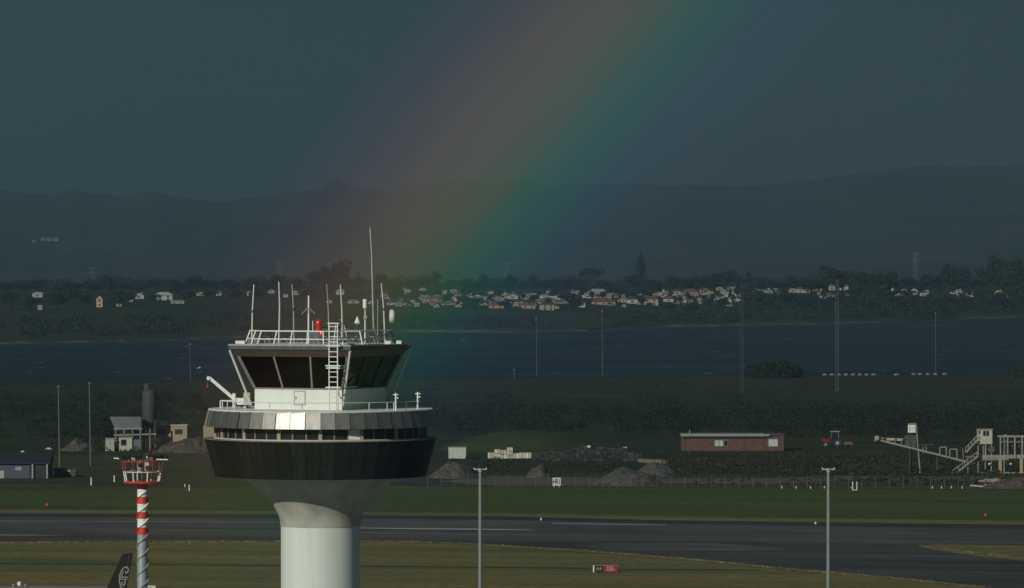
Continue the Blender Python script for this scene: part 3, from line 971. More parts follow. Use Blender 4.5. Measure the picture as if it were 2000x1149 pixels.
# deck railing (thin rail round the deck) with stanchions
RZ = DECK + .52
dr = MB()
pts_ = [ring_pt(200, rad(a), RZ) for a in range(-74, 79, 4)]
dr.tube(pts_, .022, 5)
ro = dr.build('deck_rail', 'white_pole', tower, smooth_=True)
for a in (-62, -44, -27, -8, 12, 30, 42, 47, 58):
    MB().cyl(ring_pt(200, rad(a), DECK), ring_pt(200, rad(a), RZ), .03, n=6).build('stanchion', 'white_pole', ro)
for x, yt in ((776, 764), (817, 762)):
    phi = math.asin((x - 626) / 202)
    b_ = ring_pt(202, phi, DECK)
    st = MB().cyl(b_, b_ + Vector((0, 0, 1.08)), .05, n=8).bar(b_ + Vector((-.16, 0, .98)), b_ + Vector((.16, 0, .98)), .06).bar(b_ + Vector((.05, 0, .78)), b_ + Vector((.16, 0, .78)), .08).build('tall_stanchion', 'white', tower)
hr = MB()
a0, a1 = tp(430.5, 797.5, -1), tp(456, 797.5, -1)
hr.tube([a0, a0 + Vector((0, 0, .47)), a1 + Vector((0, 0, .47)), a1], .04).cyl(tp(434.5, 797.5, -1), tp(434.5, 783, -1), .03)
hr.build('guard_frame', 'white', tower)
# conduit lines up the wall by the ladder foot
wl_ = MB()
for dx in (-.5, .52):
    wl_.cyl((lx_ + dx, -s_base / 2 - .04, DECK), (lx_ + dx, -s_base / 2 - .04, z_wb - .1), .02, n=5)
cab('wall_conduit', wl_, 'grey')

# ================================================================== RED AND WHITE FLOODLIGHT MAST
MD = 400.0
MS = MD * 1e-4
mx_ = at(278, 1000, MD)
mast = thing('floodlight_mast', (mx_.x, MD, 0), 'thick red and white banded mast with spiral strakes and crown of lamps', 'mast')


def mz(y):
    return at(278, y, MD).z


def mp_(x, y, dy=0.0):
    q_ = at(x, y, MD + dy)
    return Vector((q_.x - mx_.x, dy, q_.z))


MB().lathe([(.48, 0), (.40, mz(1044.6))], 32).build('grey_column', 'galv', mast, smooth_=True)
bands = [(1044.6, 1030, 'red'), (1030, 1013.3, 'white'), (1013.3, 1000, 'red'), (1000, 984.2, 'white'), (984.2, 970, 'red'), (970, 955.6, 'white'), (955.6, 943, 'red')]
for y0, y1, m_ in bands:
    tag(MB().lathe([(.40, mz(y0)), (.395, mz(y1))], 32).build('painted_band', m_, mast, smooth_=True), m_ + ' painted band of the mast')
# spiral strakes wrapped round the column, painted like the band behind them
pitch = 60 * MS
for start in (0, math.pi):
    segs = []
    zt, zb = mz(956), mz(1175)
    N = 150
    for i in range(N):
        za, zc = zb + (zt - zb) * i / N, zb + (zt - zb) * (i + 1) / N
        ang = lambda z: start + (z - zb) / pitch * 2 * math.pi
        mname = 'galv'
        for y0, y1, m_ in bands:
            if mz(y0) <= (za + zc) / 2 < mz(y1):
                mname = m_
        if not segs or segs[-1][0] != mname:
            segs.append((mname, MB()))
        b_ = segs[-1][1]
        ra = .41
        vs = []
        for z, t in ((za, ang(za)), (zc, ang(zc))):
            for r_, dz in ((ra - .03, -.025), (ra + .10, -.025), (ra + .10, .025), (ra - .03, .025)):
                vs.append((r_ * math.sin(t), -r_ * math.cos(t), z + dz))
        b_.add(vs, [(0, 1, 5, 4), (1, 2, 6, 5), (2, 3, 7, 6), (3, 0, 4, 7)])
    for m_, b_ in segs:
        b_.build('spiral_strake', m_, mast)
M['cagered'] = mat('cage_dull_red', (.34, .05, .035), .55, var=.2)
zp = mz(941.5)
MB().lathe([(.42, zp - .2), (1.45, zp - .06), (1.48, zp), (1.48, zp + .06), (.2, zp + .06)], 40).build('platform', 'red', mast, smooth_=True)
# cage: white lower rails, red upper screens
zr1, zr2 = mz(921.5), mz(901)
ring = lambda r_, z, k_=24: [Vector((r_ * math.sin(2 * math.pi * i / k_), -r_ * math.cos(2 * math.pi * i / k_), z)) for i in range(k_ + 1)]
MB().tube(ring(1.5, zr1), .035, 5).build('mid_rail', 'white', mast)
MB().tube(ring(1.6, zr2), .04, 5).build('top_rail', 'cagered', mast)
for i in range(8):
    t = 2 * math.pi * i / 8 + .35
    d_ = Vector((math.sin(t), -math.cos(t), 0))
    MB().cyl(d_ * 1.38 + Vector((0, 0, zp)), d_ * 1.5 + Vector((0, 0, zr1)), .055, n=6).build('lower_post', 'white', mast)
for i in range(12):
    t = 2 * math.pi * i / 12 + .1
    d_ = Vector((math.sin(t), -math.cos(t), 0))
    MB().cyl(d_ * 1.5 + Vector((0, 0, zr1)), d_ * 1.6 + Vector((0, 0, zr2)), .035 if i % 2 else .025, n=5).build('upper_post', 'cagered', mast)
MB().box((.05, .3, mz(912)), (.9, .5, .8)).build('control_cabinet', 'beige', mast)
MB().cyl((0, 0, zp), (0, 0, zr2 + .1), .12, n=10).build('head_post', 'darkgrey', mast)
for i, (dx, dy_) in enumerate([(-1.75, -.3), (-1.45, -.9), (-1.0, -1.3), (-.55, -1.55), (-1.2, .8), (-.1, -1.6), (.75, -1.45), (1.1, -1.2), (1.4, -.8), (1.7, -.3), (1.2, .9), (.3, 1.5), (-.5, 1.5), (1.95, .3), (1.5, .5)]):
    az = math.atan2(dx, -dy_)
    M4 = (Matrix.Rotation(az, 3, 'Z') @ Matrix.Rotation(rad(35), 3, 'X'))
    c0 = Vector((dx, dy_, mz(893.5) + .04 * (i % 3)))
    lo = MB().box(c0, (.42, .22, .34), M4=M4).build('floodlight', 'dark', mast)
    MB().bar(c0, Vector((dx * .92, dy_ * .92, zr2)), .05).build('lamp_bracket', 'grey', lo)
    if i % 3 == 0:
        MB().box(c0 + M4 @ Vector((0, -.12, 0)), (.34, .02, .26), M4=M4).build('lamp_lens', 'sill', lo)
for x0, x1, y in ((222, 232, 896), (285, 300, 894), (299, 328, 898)):
    MB().bar(mp_(x0, y - 1, -1.2), mp_(x1, y, -1.2), .08).build('lamp_arm', 'white', mast)
MB().cyl((.9, 0, zr2), (.9, 0, mz(884)), .03).lathe([(.07, 0), (.07, .14), (.02, .2)], 8, (.9, 0, mz(884))).build('warning_light', 'beacon', mast)

# ================================================================== SLIM LIGHT MASTS
M['mastgalv'] = mat('mast_green_grey', (.17, .21, .20), .5, var=.1, scale=1)
LD = 500.0
for px, side in ((938, 'in front of the gravel heaps, beside the tower'), (1618, 'in front of the brick building, at right')):
    g0 = at(px, 1000, LD)
    t = thing('light_mast', (g0.x, LD, 0), 'slim pale grey light mast ' + side, 'light mast', 'slim apron light masts')
    zt = at(px, 917, LD).z
    MB().lathe([(.25, 0), (.15, zt)], 16).build('column', 'mastgalv', t, smooth_=True)
    MB().tube([(-.6, 0, zt + .25), (-.6, 0, zt), (.6, 0, zt), (.6, 0, zt + .2)], .05).build('crossarm', 'white_pole', t)
    MB().lathe([(.2, zt - .25), (.2, zt + .1)], 12).build('head_frame', 'grey', t)
    for sx in (-1, 1):
        for j, (ox, oz, az) in enumerate(((.62, .42, 25), (.95, .55, 60), (.5, .62, 5))):
            c0 = Vector((sx * ox + (.12 if sx > 0 else 0), -.15 + .2 * j, zt + oz))
            M4 = Matrix.Rotation(rad(sx * az), 3, 'Z') @ Matrix.Rotation(rad(40), 3, 'X')
            lo = MB().box(c0, (.46, .2, .34), M4=M4).build('floodlight', 'dark', t)
            MB().bar(c0, (sx * .6, 0, zt + .18), .05).build('lamp_bracket', 'darkgrey', lo)

# ================================================================== PARKED AIRCRAFT (its fin stands in the frame)
AD = 570.0
AS = AD * 1e-4
ap = at(240, 1149, AD)
air = thing('parked_aircraft', (ap.x, AD, 0), 'black tail fin of a parked airliner with pale spiral emblem', 'aircraft')
M['fin'] = mat('gloss_black_fin', (.006, .006, .006), .35, var=.2)
M['logo'] = mat('emblem_grey', (.24, .26, .25), .5, var=.1)
M['fuse'] = mat('aircraft_white', (.7, .71, .7), .3, var=.05)


def apx(x, y):
    q_ = at(x, y, AD)
    return (q_.x - ap.x, q_.z)


fin = [apx(187, 1192), (apx(209, 1149)), apx(238, 1084.5), apx(244, 1081), apx(260, 1080), apx(259.5, 1084), apx(247.5, 1149), apx(240.5, 1192)]
finc = MB()
n_ = len(fin)
cx = sum(q[0] for q in fin) / n_
finc.prism(fin, -.10, .10)
fo = finc.build('tail_fin', 'fin', air)
MB().prism([apx(252.5, 1081.2), apx(253.3, 1081), apx(236, 1185), apx(235, 1185)], -.115, .115).build('rudder_joint', 'darkgrey', fo)


def strip(pts, w, name='emblem'):
    P = [Vector((x, z)) for x, z in pts]
    vs, fs = [], []
    for i, q in enumerate(P):
        d = (P[min(i + 1, len(P) - 1)] - P[max(i - 1, 0)]).normalized()
        nn = Vector((-d.y, d.x)) * w / 2
        for sgn in (1, -1):
            for yy in (-.10, -.125):
                vs.append((q.x + nn.x * sgn, yy, q.y + nn.y * sgn))
    for i in range(len(P) - 1):
        a, b = i * 4, (i + 1) * 4
        fs += [(a + 1, b + 1, b + 3, a + 3), (a, a + 1, b + 1, b)[::-1], (a + 2, b + 2, b + 3, a + 3)[::-1]]
    return MB().add(vs, fs).build(name, 'logo', fo)


def zpx(L):
    return [apx(X / 4.272, 880 + Y / 4.272) for X, Y in L]


strip(zpx([(998, 1056), (1001, 1040), (1006, 1022), (1014, 1004), (1024, 988), (1037, 977), (1051, 972), (1063, 975), (1070, 985), (1072, 998), (1069, 1011), (1062, 1020), (1053, 1022), (1047, 1014), (1050, 1005)]), .13)
strip(zpx([(1018, 1052), (1020, 1036), (1025, 1020), (1032, 1008)]), .10)
strip(zpx([(992, 1060), (1015, 1057), (1045, 1056), (1068, 1058)]), .10)
strip(zpx([(992, 1072), (1015, 1074), (1040, 1074), (1064, 1073)]), .10)
strip(zpx([(996, 1078), (998, 1098), (1003, 1120), (1012, 1143), (1026, 1160), (1042, 1168), (1054, 1158)]), .13)
strip(zpx([(1046, 1080), (1046, 1100), (1040, 1118), (1030, 1126), (1019, 1120), (1016, 1106), (1022, 1097), (1030, 1100)]), .11)
# fuselage, tailplanes and wings below the frame edge
fz = 3.9
body = []
tail_x = apx(252, 1149)[0]
prof = [(0, .25), (-1.2, .55), (-4, 1.15), (-8, 1.75), (-11, 1.97), (-26, 1.97), (-32, 1.85), (-35, 1.4), (-36.8, .75), (-37.5, .1)]
vs, fs = [], []
for dx, r_ in prof:
    for i in range(24):
        t = 2 * math.pi * i / 24
        vs.append((tail_x + dx, r_ * math.cos(t), fz + (1.97 - r_) * (.5 if dx > -20 else -.15) + r_ * math.sin(t)))
for k in range(len(prof) - 1):
    for i in range(24):
        j = (i + 1) % 24
        fs.append((k * 24 + i, k * 24 + j, (k + 1) * 24 + j, (k + 1) * 24 + i))
MB().add(vs, fs).build('fuselage', 'fuse', air, smooth_=True)
for sy in (-1, 1):
    z0 = fz + 1.0
    P = [(tail_x - 6.2, sy * .8), (tail_x - 2.6, sy * .8), (tail_x - .6, sy * 6.2), (tail_x - 2.0, sy * 6.2)]
    MB().add([(x, y, z0 + abs(y) * .08) for x, y in P] + [(x, y, z0 + .18 + abs(y) * .08) for x, y in P], [(0, 1, 2, 3), (7, 6, 5, 4), (0, 4, 5, 1), (1, 5, 6, 2), (2, 6, 7, 3), (3, 7, 4, 0)]).build('tailplane', 'fuse', air)
    P = [(tail_x - 24.5, sy * 1.6), (tail_x - 17.5, sy * 1.6), (tail_x - 13.6, sy * 17), (tail_x - 15.2, sy * 17)]
    MB().add([(x, y, fz - 1.0 + abs(y) * .09) for x, y in P] + [(x, y, fz - .6 + abs(y) * .09) for x, y in P], [(0, 1, 2, 3), (7, 6, 5, 4), (0, 4, 5, 1), (1, 5, 6, 2), (2, 6, 7, 3), (3, 7, 4, 0)]).build('wing', 'fuse', air)
    MB().cyl((tail_x - 23.5, sy * 5.7, fz - 1.9), (tail_x - 19.5, sy * 5.7, fz - 1.9), 1.1, .8, 16).build('engine', 'fuse', air)
    MB().cyl((tail_x - 19, sy * 3.4, .6), (tail_x - 19, sy * 3.8, .6), .6, n=16).bar((tail_x - 19, sy * 3.4, .6), (tail_x - 19, sy * 3.2, fz - .9), .25).build('landing_gear', 'dark', air)
MB().cyl((tail_x - 32.5, -.3, .4), (tail_x - 32.5, .3, .4), .4, n=16).bar((tail_x - 32.5, 0, .4), (tail_x - 32.5, 0, fz - 1.6), .2).build('nose_gear', 'dark', air)

# ================================================================== AIRFIELD SIGNS AND MARKERS
def text_mesh(s_, size, ext=0.01, bold=0.02):
    cu = bpy.data.curves.new('lettering', 'FONT')
    cu.body = s_
    cu.size = size
    cu.extrude = ext
    cu.offset = bold
    cu.align_x = 'CENTER'
    cu.align_y = 'CENTER'
    o = bpy.data.objects.new('lettering', cu)
    C.objects.link(o)
    dg = bpy.context.evaluated_depsgraph_get()
    me = bpy.data.meshes.new_from_object(o.evaluated_get(dg))
    bpy.data.objects.remove(o)
    me.transform(Matrix.Rotation(math.pi / 2, 4, 'X'))
    me.materials.clear()
    return me


M['signwhite'] = mat('sign_white', (.72, .73, .68), .6, var=.05)
M['signred'] = mat('sign_red', (.26, .018, .022), .55, var=.1)
M['signblack'] = mat('sign_black', (.012, .013, .012), .5, var=.2)
M['signyellow'] = mat('sign_yellow', (.30, .24, .05), .6, var=.1)
M['signpale'] = mat('sign_pale_red_white', (.45, .26, .24), .6, var=.1)

g0 = gnd(1087, 952)
s_ = g0.y * 1e-4
t = thing('marker_board', g0, 'square white HR1 marker board standing before the wire fence', 'sign')
MB().box((0, 0, 11 * s_), (16 * s_, .06, 15 * s_)).build('board', 'signwhite', t)
o = put('lettering', text_mesh('HR1', 1.22, bold=.035), 'signblack', t, (0, -.045, 10.6 * s_))
o.scale = (.70, 1, 1.25)
for sx in (-5, 5):
    MB().bar((sx * s_, .06, 0), (sx * s_, .06, 6 * s_), .1).build('post', 'signwhite', t)

g0 = gnd(1183, 1119)
s_ = g0.y * 1e-4
t = thing('taxiway_sign', g0, 'low black and red A4 23L taxiway sign on the near grass', 'sign')
MB().box((-13.5 * s_, 0, 8 * s_), (18 * s_, .25, 13 * s_)).build('black_panel', 'signblack', t)
MB().box((9.5 * s_, 0, 8 * s_), (27 * s_, .25, 13 * s_)).build('red_panel', 'signred', t)
MB().box((-23.6 * s_, 0, 8 * s_), (2.4 * s_, .27, 13.4 * s_)).build('end_panel', 'signwhite', t)
MB().box((0, 0, 14.8 * s_), (47.5 * s_, .28, .6 * s_)).build('top_trim', 'galv', t)
o = put('lettering', text_mesh('A4', .74), 'signyellow', t, (-13.5 * s_, -.14, 8 * s_)); o.scale = (.9, 1, .95)
o = put('lettering', text_mesh('23L', .82), 'signpale', t, (9.5 * s_, -.14, 8 * s_)); o.scale = (1, 1, .95)
for sx in (-20, -6, 8, 21):
    MB().cyl((sx * s_, 0, 0), (sx * s_, 0, 2.5 * s_), .06, n=8).build('leg', 'galv', t)

posts = [(178, 948, 15, 'leftmost tall white marker post on the airfield grass'), (223, 942, 13, 'tall white marker post just left of the striped mast'),
         (361, 951, 5, 'short white peg beside a taller marker post'), (369.5, 959, 12, 'white marker post between striped mast and tower')]
for x, y, h, lb in posts:
    g0 = gnd(x, y); s_ = g0.y * 1e-4
    t = thing('marker_post', g0, lb, 'marker post', 'white marker posts left of the tower')
    MB().box((0, 0, h * s_ / 2), (2.2 * s_, .1, h * s_), taper=.85).build('board', 'signwhite', t)
    MB().box((0, 0, h * s_ * .5), (2.0 * s_, .12, .06)).build('band', 'grey', t)
row = [1527, 1555, 1583, 1610, 1821, 1839, 1858, 1879]
for i, x in enumerate(row):
    g0 = gnd(x, 954.5 + .2 * (i % 3)); s_ = g0.y * 1e-4
    t = thing('marker_peg', g0, f'small white peg along the fence, {ordinal(i)} from the left', 'marker peg', 'small white pegs along the fence')
    MB().box((0, 0, 2.6 * s_), (1.7 * s_, .1, 5.2 * s_), taper=.7).build('board', 'signwhite', t)
    MB().box((0, 0, .1), (.3, .3, .2)).build('base', 'grey', t)
g0 = gnd(1669.5, 958); s_ = g0.y * 1e-4
t = thing('white_hoop', g0, 'white U-shaped frame standing in grass at the fence', 'frame')
MB().tube([(-4.2 * s_, 0, 17 * s_), (-4.2 * s_, 0, 1.2 * s_), (-2.8 * s_, 0, .5 * s_), (2.8 * s_, 0, .5 * s_), (4.2 * s_, 0, 1.2 * s_), (4.2 * s_, 0, 17 * s_)], .09, 8).build('frame', 'signwhite', t)
MB().bar((-9 * s_, 0, 5 * s_), (-4 * s_, 0, 5 * s_), .08).build('side_arm', 'signwhite', t)
for x, y, lb in ((92, 988, 'red cone marker on grass beyond the runway at far left'), (1925, 1008, 'red cone marker on grass beyond the runway at right')):
    g0 = gnd(x, y); s_ = g0.y * 1e-4
    t = thing('cone_marker', g0, lb, 'cone', 'red cone markers')
    MB().cyl((0, 0, .05), (0, 0, 6 * s_), 3.2 * s_, .6 * s_, 14).build('cone', 'red', t, smooth_=True)
    MB().box((0, 0, .03), (7 * s_, 7 * s_, .06)).build('base', 'red', t)
for x, y, lb in ((1057, 1017, 'white runway edge light near the stripe ends'), (1593, 1025, 'white runway edge light left of the right mast')):
    g0 = gnd(x, y, .09); s_ = g0.y * 1e-4
    t = thing('runway_light', g0, lb, 'runway light', 'white runway edge lights')
    MB().lathe([(.14, 0), (.14, .12), (.08, .16)], 12).build('base', 'grey', t)
    MB().lathe([(.16, .16), (.17, .32), (.10, .42), (.02, .45)], 12).build('lens', 'signwhite', t, smooth_=True)
# bottom edge: board by the striped mast, beacon unit on the apron
g0 = gnd(287, 1160)
t = thing('notice_board', g0, 'white framed board cut by the bottom edge below the striped mast', 'board')
h_ = at(287, 1145, g0.y).z
MB().box((0, 0, h_ / 2 + .1), (2.1, .08, h_ - .2)).build('panel', 'beige', t)
for a_, b_ in (((-1.08, h_), (1.08, h_)), ((-1.08, 0), (-1.08, h_)), ((1.08, 0), (1.08, h_))):
    MB().bar((a_[0], -.02, a_[1]), (b_[0], -.02, b_[1]), .14).build('frame_bar', 'signwhite', t)
g0 = gnd(38, 1150)
t = thing('apron_unit', g0, 'small white domed unit on a post at the apron edge', 'equipment')
zt = at(38, 1140, g0.y).z
MB().cyl((0, 0, 0), (0, 0, zt - .2), .09).build('post', 'grey', t)
MB().lathe([(.28, zt - .25), (.30, zt + .05), (.22, zt + .22), (.06, zt + .28)], 16).build('dome', 'signwhite', t, smooth_=True)
for x, lb in ((26, 'thin grey post left of the white domed unit'), (49, 'thin grey post right of the white domed unit')):
    g0 = gnd(x, 1150)
    zt = at(x, 1142, g0.y).z
    t = thing('apron_post', g0, lb, 'post', 'posts at the apron edge')
    MB().cyl((0, 0, 0), (0, 0, zt), .07).build('post', 'grey', t)
    MB().box((0, 0, zt), (.25, .2, .12)).build('cap', 'sill', t)

# ================================================================== PERIMETER FENCE
g0, g1 = gnd(835, 951), gnd(2060, 957)
M['wire'] = mat('fence_wire', (.10, .11, .10), .6, var=.2)
fence = thing('wire_fence', g0, 'long wire fence with thin grey posts beyond the mown grass', 'fence')
L_ = g1 - g0
nf = 46
pm = MB().cyl((0, 0, 0), (0, 0, 2.3), .05, n=6).cyl((0, 0, 2.3), (0, -.3, 2.6), .035, n=5).mesh('post')
for i in range(nf + 1):
    q = L_ * (i / nf)
    put('post', pm, 'wire', fence, (q.x, q.y, 0))
for h in (.3, 1.2, 2.2, 2.5):
    MB().bar((0, 0, h), (L_.x, L_.y, h), .014).build('strand', 'wire', fence)

# ================================================================== FOLIAGE HELPERS
rng = np.random.default_rng(11)


def leaf_quads(centers, size, rng_, flat=0.0):
    """numpy: random little quads round the given centres"""
    n_ = len(centers)
    a = rng_.normal(size=(n_, 3)); a /= np.linalg.norm(a, axis=1)[:, None]
    b = rng_.normal(size=(n_, 3)); b -= (b * a).sum(1)[:, None] * a
    b /= np.linalg.norm(b, axis=1)[:, None]
    s_ = size * rng_.uniform(.55, 1.3, size=(n_, 1))
    a, b = a * s_, b * s_ * rng_.uniform(.5, 1.0, size=(n_, 1))
    c = np.asarray(centers)
    v = np.stack([c - a - b * .3, c + b, c + a + b * .2, c - b], 1).reshape(-1, 3)
    return v


def quads_mesh(name, v, shade=True):
    me = bpy.data.meshes.new(name)
    nq = len(v) // 4
    me.vertices.add(len(v)); me.loops.add(len(v)); me.polygons.add(nq)
    me.vertices.foreach_set('co', v.astype(np.float32).ravel())
    me.loops.foreach_set('vertex_index', np.arange(len(v), dtype=np.int32))
    me.polygons.foreach_set('loop_start', np.arange(0, len(v), 4, dtype=np.int32))
    me.polygons.foreach_set('loop_total', np.full(nq, 4, dtype=np.int32))
    me.update(calc_edges=True)
    return me


def lump_points(lumps, n_, rng_):
    """points near the surface of a set of ellipsoid lumps (x,y,z,rx,ry,rz)"""
    L = np.array(lumps, float)
    w = (L[:, 3] * L[:, 5]); w /= w.sum()
    idx = rng_.choice(len(L), n_, p=w)
    d = rng_.normal(size=(n_, 3)); d /= np.linalg.norm(d, axis=1)[:, None]
    r_ = rng_.uniform(.35, 1.0, size=(n_, 1)) ** .45
    return L[idx, :3] + d * r_ * L[idx, 3:6]


def foliage(name, c0, c1, scale=.6):
    return mat(name, c0, .8, var=0, scale=scale, coord='Object', col2=c1, rnd=.22, spec=.2, detail=4)


M['leaf_a'] = foliage('dark_evergreen_leaves', (.010, .018, .009), (.024, .038, .016))
M['leaf_b'] = foliage('olive_leaves', (.014, .021, .010), (.032, .042, .018))
M['leaf_c'] = foliage('conifer_needles', (.009, .017, .010), (.020, .032, .017))
M['bark'] = mat('bark', (.026, .022, .018), .9, var=.3, scale=2)
M['scrub'] = mat('scrub_leaves', (.012, .018, .011), .85, var=0, scale=.035, coord='World', col2=(.018, .024, .014), spec=.15, detail=6)
M['weeds'] = mat('weed_leaves', (.022, .029, .013), .9, var=0, scale=.12, coord='World', col2=(.044, .048, .026), spec=.15, detail=6)
M['farscrub'] = mat('far_scrub_leaves', (.009, .015, .009), .85, var=0, scale=.03, coord='World', col2=(.026, .036, .017), spec=.15, detail=6)


def crown_round(seed, n_=1000, w=1.0, h=1.0):
    r_ = np.random.default_rng(seed)
    lumps = []
    for _ in range(12):
        a, rr = r_.uniform(0, 6.28), r_.uniform(.05, .34)
        lumps.append((rr * math.cos(a) * w, rr * math.sin(a) * w, (.30 + r_.uniform(0, .54)) * h, r_.uniform(.14, .24) * w, r_.uniform(.14, .24) * w, r_.uniform(.12, .2) * h))
    return quads_mesh('crown', leaf_quads(lump_points(lumps, n_, r_), .045, r_))


def crown_umbrella(seed, n_=700):
    r_ = np.random.default_rng(seed)
    lumps = []
    for _ in range(11):
        a, rr = r_.uniform(0, 6.28), r_.uniform(.05, .42)
        lumps.append((rr * math.cos(a), rr * math.sin(a), .80 - rr * .5 + r_.uniform(-.06, .05), r_.uniform(.10, .17), r_.uniform(.1, .17), r_.uniform(.08, .14)))
    return quads_mesh('crown', leaf_quads(lump_points(lumps, n_, r_), .04, r_))


def crown_conifer(seed, n_=800):
    r_ = np.random.default_rng(seed)
    pts = []
    tiers = 13
    for k in range(tiers):
        z = .16 + .82 * k / tiers
        R = .30 * (1 - k / tiers) ** .8 + .02
        for _ in range(int(n_ / tiers * (1.5 - k / tiers))):
            a, q = r_.uniform(0, 6.28), r_.uniform(.15, 1)
            pts.append((R * q * math.cos(a), R * q * math.sin(a), z + .03 * (1 - q) + r_.normal() * .008))
    return quads_mesh('crown', leaf_quads(np.array(pts), .03, r_))


def trunk_mesh(seed, conifer=False):
    r_ = random.Random(seed)
    b_ = MB().cyl((0, 0, 0), (0, 0, .45 if not conifer else .95), .03, .018 if not conifer else .004, 7)
    if not conifer:
        for k in range(5):
            a = k * 1.256 + r_.uniform(-.3, .3)
            e = Vector((.26 * math.cos(a), .26 * math.sin(a), .68 + r_.uniform(-.06, .1)))
            b_.cyl((0, 0, .3 + .03 * k), e, .014, .005, 5)
    return b_.mesh('trunk')


ROUND = [crown_round(s_) for s_ in range(6)]
UMB = [crown_umbrella(40 + s_) for s_ in range(2)]
CON = [crown_conifer(60 + s_) for s_ in range(2)]
TRK = [trunk_mesh(s_) for s_ in range(3)]
TRC = trunk_mesh(9, True)
for me in ROUND + UMB: me.materials.append(M['leaf_a'])
for me in CON: me.materials.append(M['leaf_c'])
for me in TRK + [TRC]: me.materials.append(M['bark'])
ROUND_B = [me.copy() for me in ROUND]
for me in ROUND_B:
    me.materials.clear(); me.materials.append(M['leaf_b'])


def tree(loc, H, W, kind, label, group, seed):
    t = thing({'round': 'broadleaf_tree', 'umbrella': 'umbrella_tree', 'conifer': 'conifer_tree'}[kind], loc, label, 'tree', group)
    t.rotation_euler = (0, 0, seed * 1.7)
    if kind == 'round':
        cm = (ROUND if seed % 3 else ROUND_B)[seed % len(ROUND)]; tm = TRK[seed % 3]
        k_ = W / .95
    elif kind == 'umbrella':
        cm = UMB[seed % 2]; tm = TRK[seed % 3]; k_ = W / 1.0
    else:
        cm = CON[seed % 2]; tm = TRC; k_ = W / .6
    for nm, me in (('trunk', tm), ('crown', cm)):
        o = put(nm, me, None, t)
        o.scale = (k_, k_, H)
    return t


# ================================================================== THE FAR SHORE: TREES
SKY_TREES = [(14, 556, 60), (46, 550, 40), (75, 549, 34), (112, 557, 50), (150, 553, 60), (182, 556, 40), (215, 539, 34), (242, 553, 40), (272, 556, 36), (300, 549, 36), (345, 549, 40), (380, 541, 36),
             (412, 550, 40), (450, 548, 40), (490, 544, 34), (518, 549, 34), (542, 538, 42), (580, 546, 40), (612, 532, 40), (660, 511, 52), (640, 527, 36), (702, 543, 50), (745, 540, 40), (768, 547, 34), (800, 550, 40),
             (832, 541, 40), (851, 533, 26), (880, 547, 36), (907, 548, 30), (928, 551, 30), (945, 541, 26), (968, 552, 36), (1000, 541, 24), (1040, 540, 28), (1062, 550, 34), (1086, 546, 40), (1112, 546, 40), (1132, 548, 36),
             (1185, 549, 36), (1235, 538, 40), (1275, 548, 36), (1312, 541, 36), (1345, 549, 36), (1372, 541, 30), (1397, 534, 50), (1425, 529, 36), (1445, 540, 30),
             (1492, 545, 50), (1520, 548, 40), (1546, 542, 34), (1578, 545, 50), (1600, 536, 50), (1616, 521, 46), (1645, 529, 56), (1680, 533, 56), (1712, 531, 56), (1738, 536, 50), (1772, 545, 50), (1800, 548, 40), (1822, 541, 50),
             (1850, 520, 46), (1884, 527, 50), (1915, 521, 50), (1944, 504, 54), (1980, 505, 54), (2012, 511, 50), (1965, 530, 60), (1900, 545, 50)]
recs = []
for i, (x, yt, w) in enumerate(SKY_TREES):
    base = hit_far(x, 568 + (i * 7) % 9, 3860 + (i * 37) % 90)
    recs.append((x, base, yt, w * .92, 'round'))
for x, yt, w, kd in ((1155, 521, 54, 'umbrella'), (1252, 499, 28, 'conifer'), (1462, 534, 24, 'conifer'), (700, 534, 16, 'conifer'), (530, 545, 14, 'conifer'), (942, 536, 14, 'conifer')):
    recs.append((x, hit_far(x, 568, 3860), yt, w, kd))
# trees between the houses and on the slope below them
MIDT = [(20, 606, 34, 40), (60, 612, 30, 40), (110, 604, 34, 44), (140, 596, 32, 40), (165, 603, 30, 36), (228, 598, 30, 40), (250, 596, 24, 30), (300, 592, 16, 24), (370, 588, 18, 30), (410, 586, 18, 34), (455, 588, 20, 36), (505, 588, 22, 36),
        (600, 588, 22, 36), (635, 585, 24, 40), (690, 590, 20, 36), (735, 584, 20, 30), (775, 580, 18, 30), (812, 586, 18, 30), (870, 592, 16, 26), (905, 597, 18, 30), (922, 604, 20, 36), (985, 604, 16, 30), (1045, 592, 16, 24),
        (1118, 608, 26, 46), (1098, 592, 18, 26), (1200, 580, 14, 24), (1255, 578, 16, 28), (1285, 574, 16, 24), (1312, 608, 16, 36), (1350, 610, 18, 40), (1385, 600, 14, 30), (1410, 604, 18, 36), (1455, 600, 40, 44), (1478, 606, 36, 40), (1505, 606, 30, 44),
        (1535, 600, 26, 44), (1560, 610, 28, 44), (1592, 606, 26, 44), (1625, 608, 26, 40), (1660, 604, 26, 44), (1690, 606, 30, 44), (1715, 596, 30, 36), (1742, 606, 28, 44), (1775, 604, 24, 44), (1815, 606, 26, 44), (1850, 606, 30, 44), (1885, 606, 26, 44), (1915, 598, 34, 44), (1950, 606, 30, 46), (1985, 602, 40, 50), (2010, 598, 50, 60), (1675, 582, 24, 40), (1700, 576, 20, 36), (1860, 566, 24, 40), (1910, 572, 22, 36)]
pts = []
for k in range(520):
    x = random.uniform(-40, 2040)
    Y = random.uniform(3900, 4060)
    X = (x - 1000) * 1e-4 * Y
    H_ = random.uniform(4, 9) * (1 + .5 * mnoise.noise(Vector((x * .012, 0, 7))))
    pts.append(lump_points([(X, Y, far_h(X, Y) + H_ * .5, H_ * .8, H_ * .8, H_ * .55)], 60, rng))
tag(put('far_wood', quads_mesh('far_wood', leaf_quads(np.concatenate(pts), .85, rng)), 'farscrub'), 'dark wooded mass behind the far-shore houses', 'wood', kind='stuff')

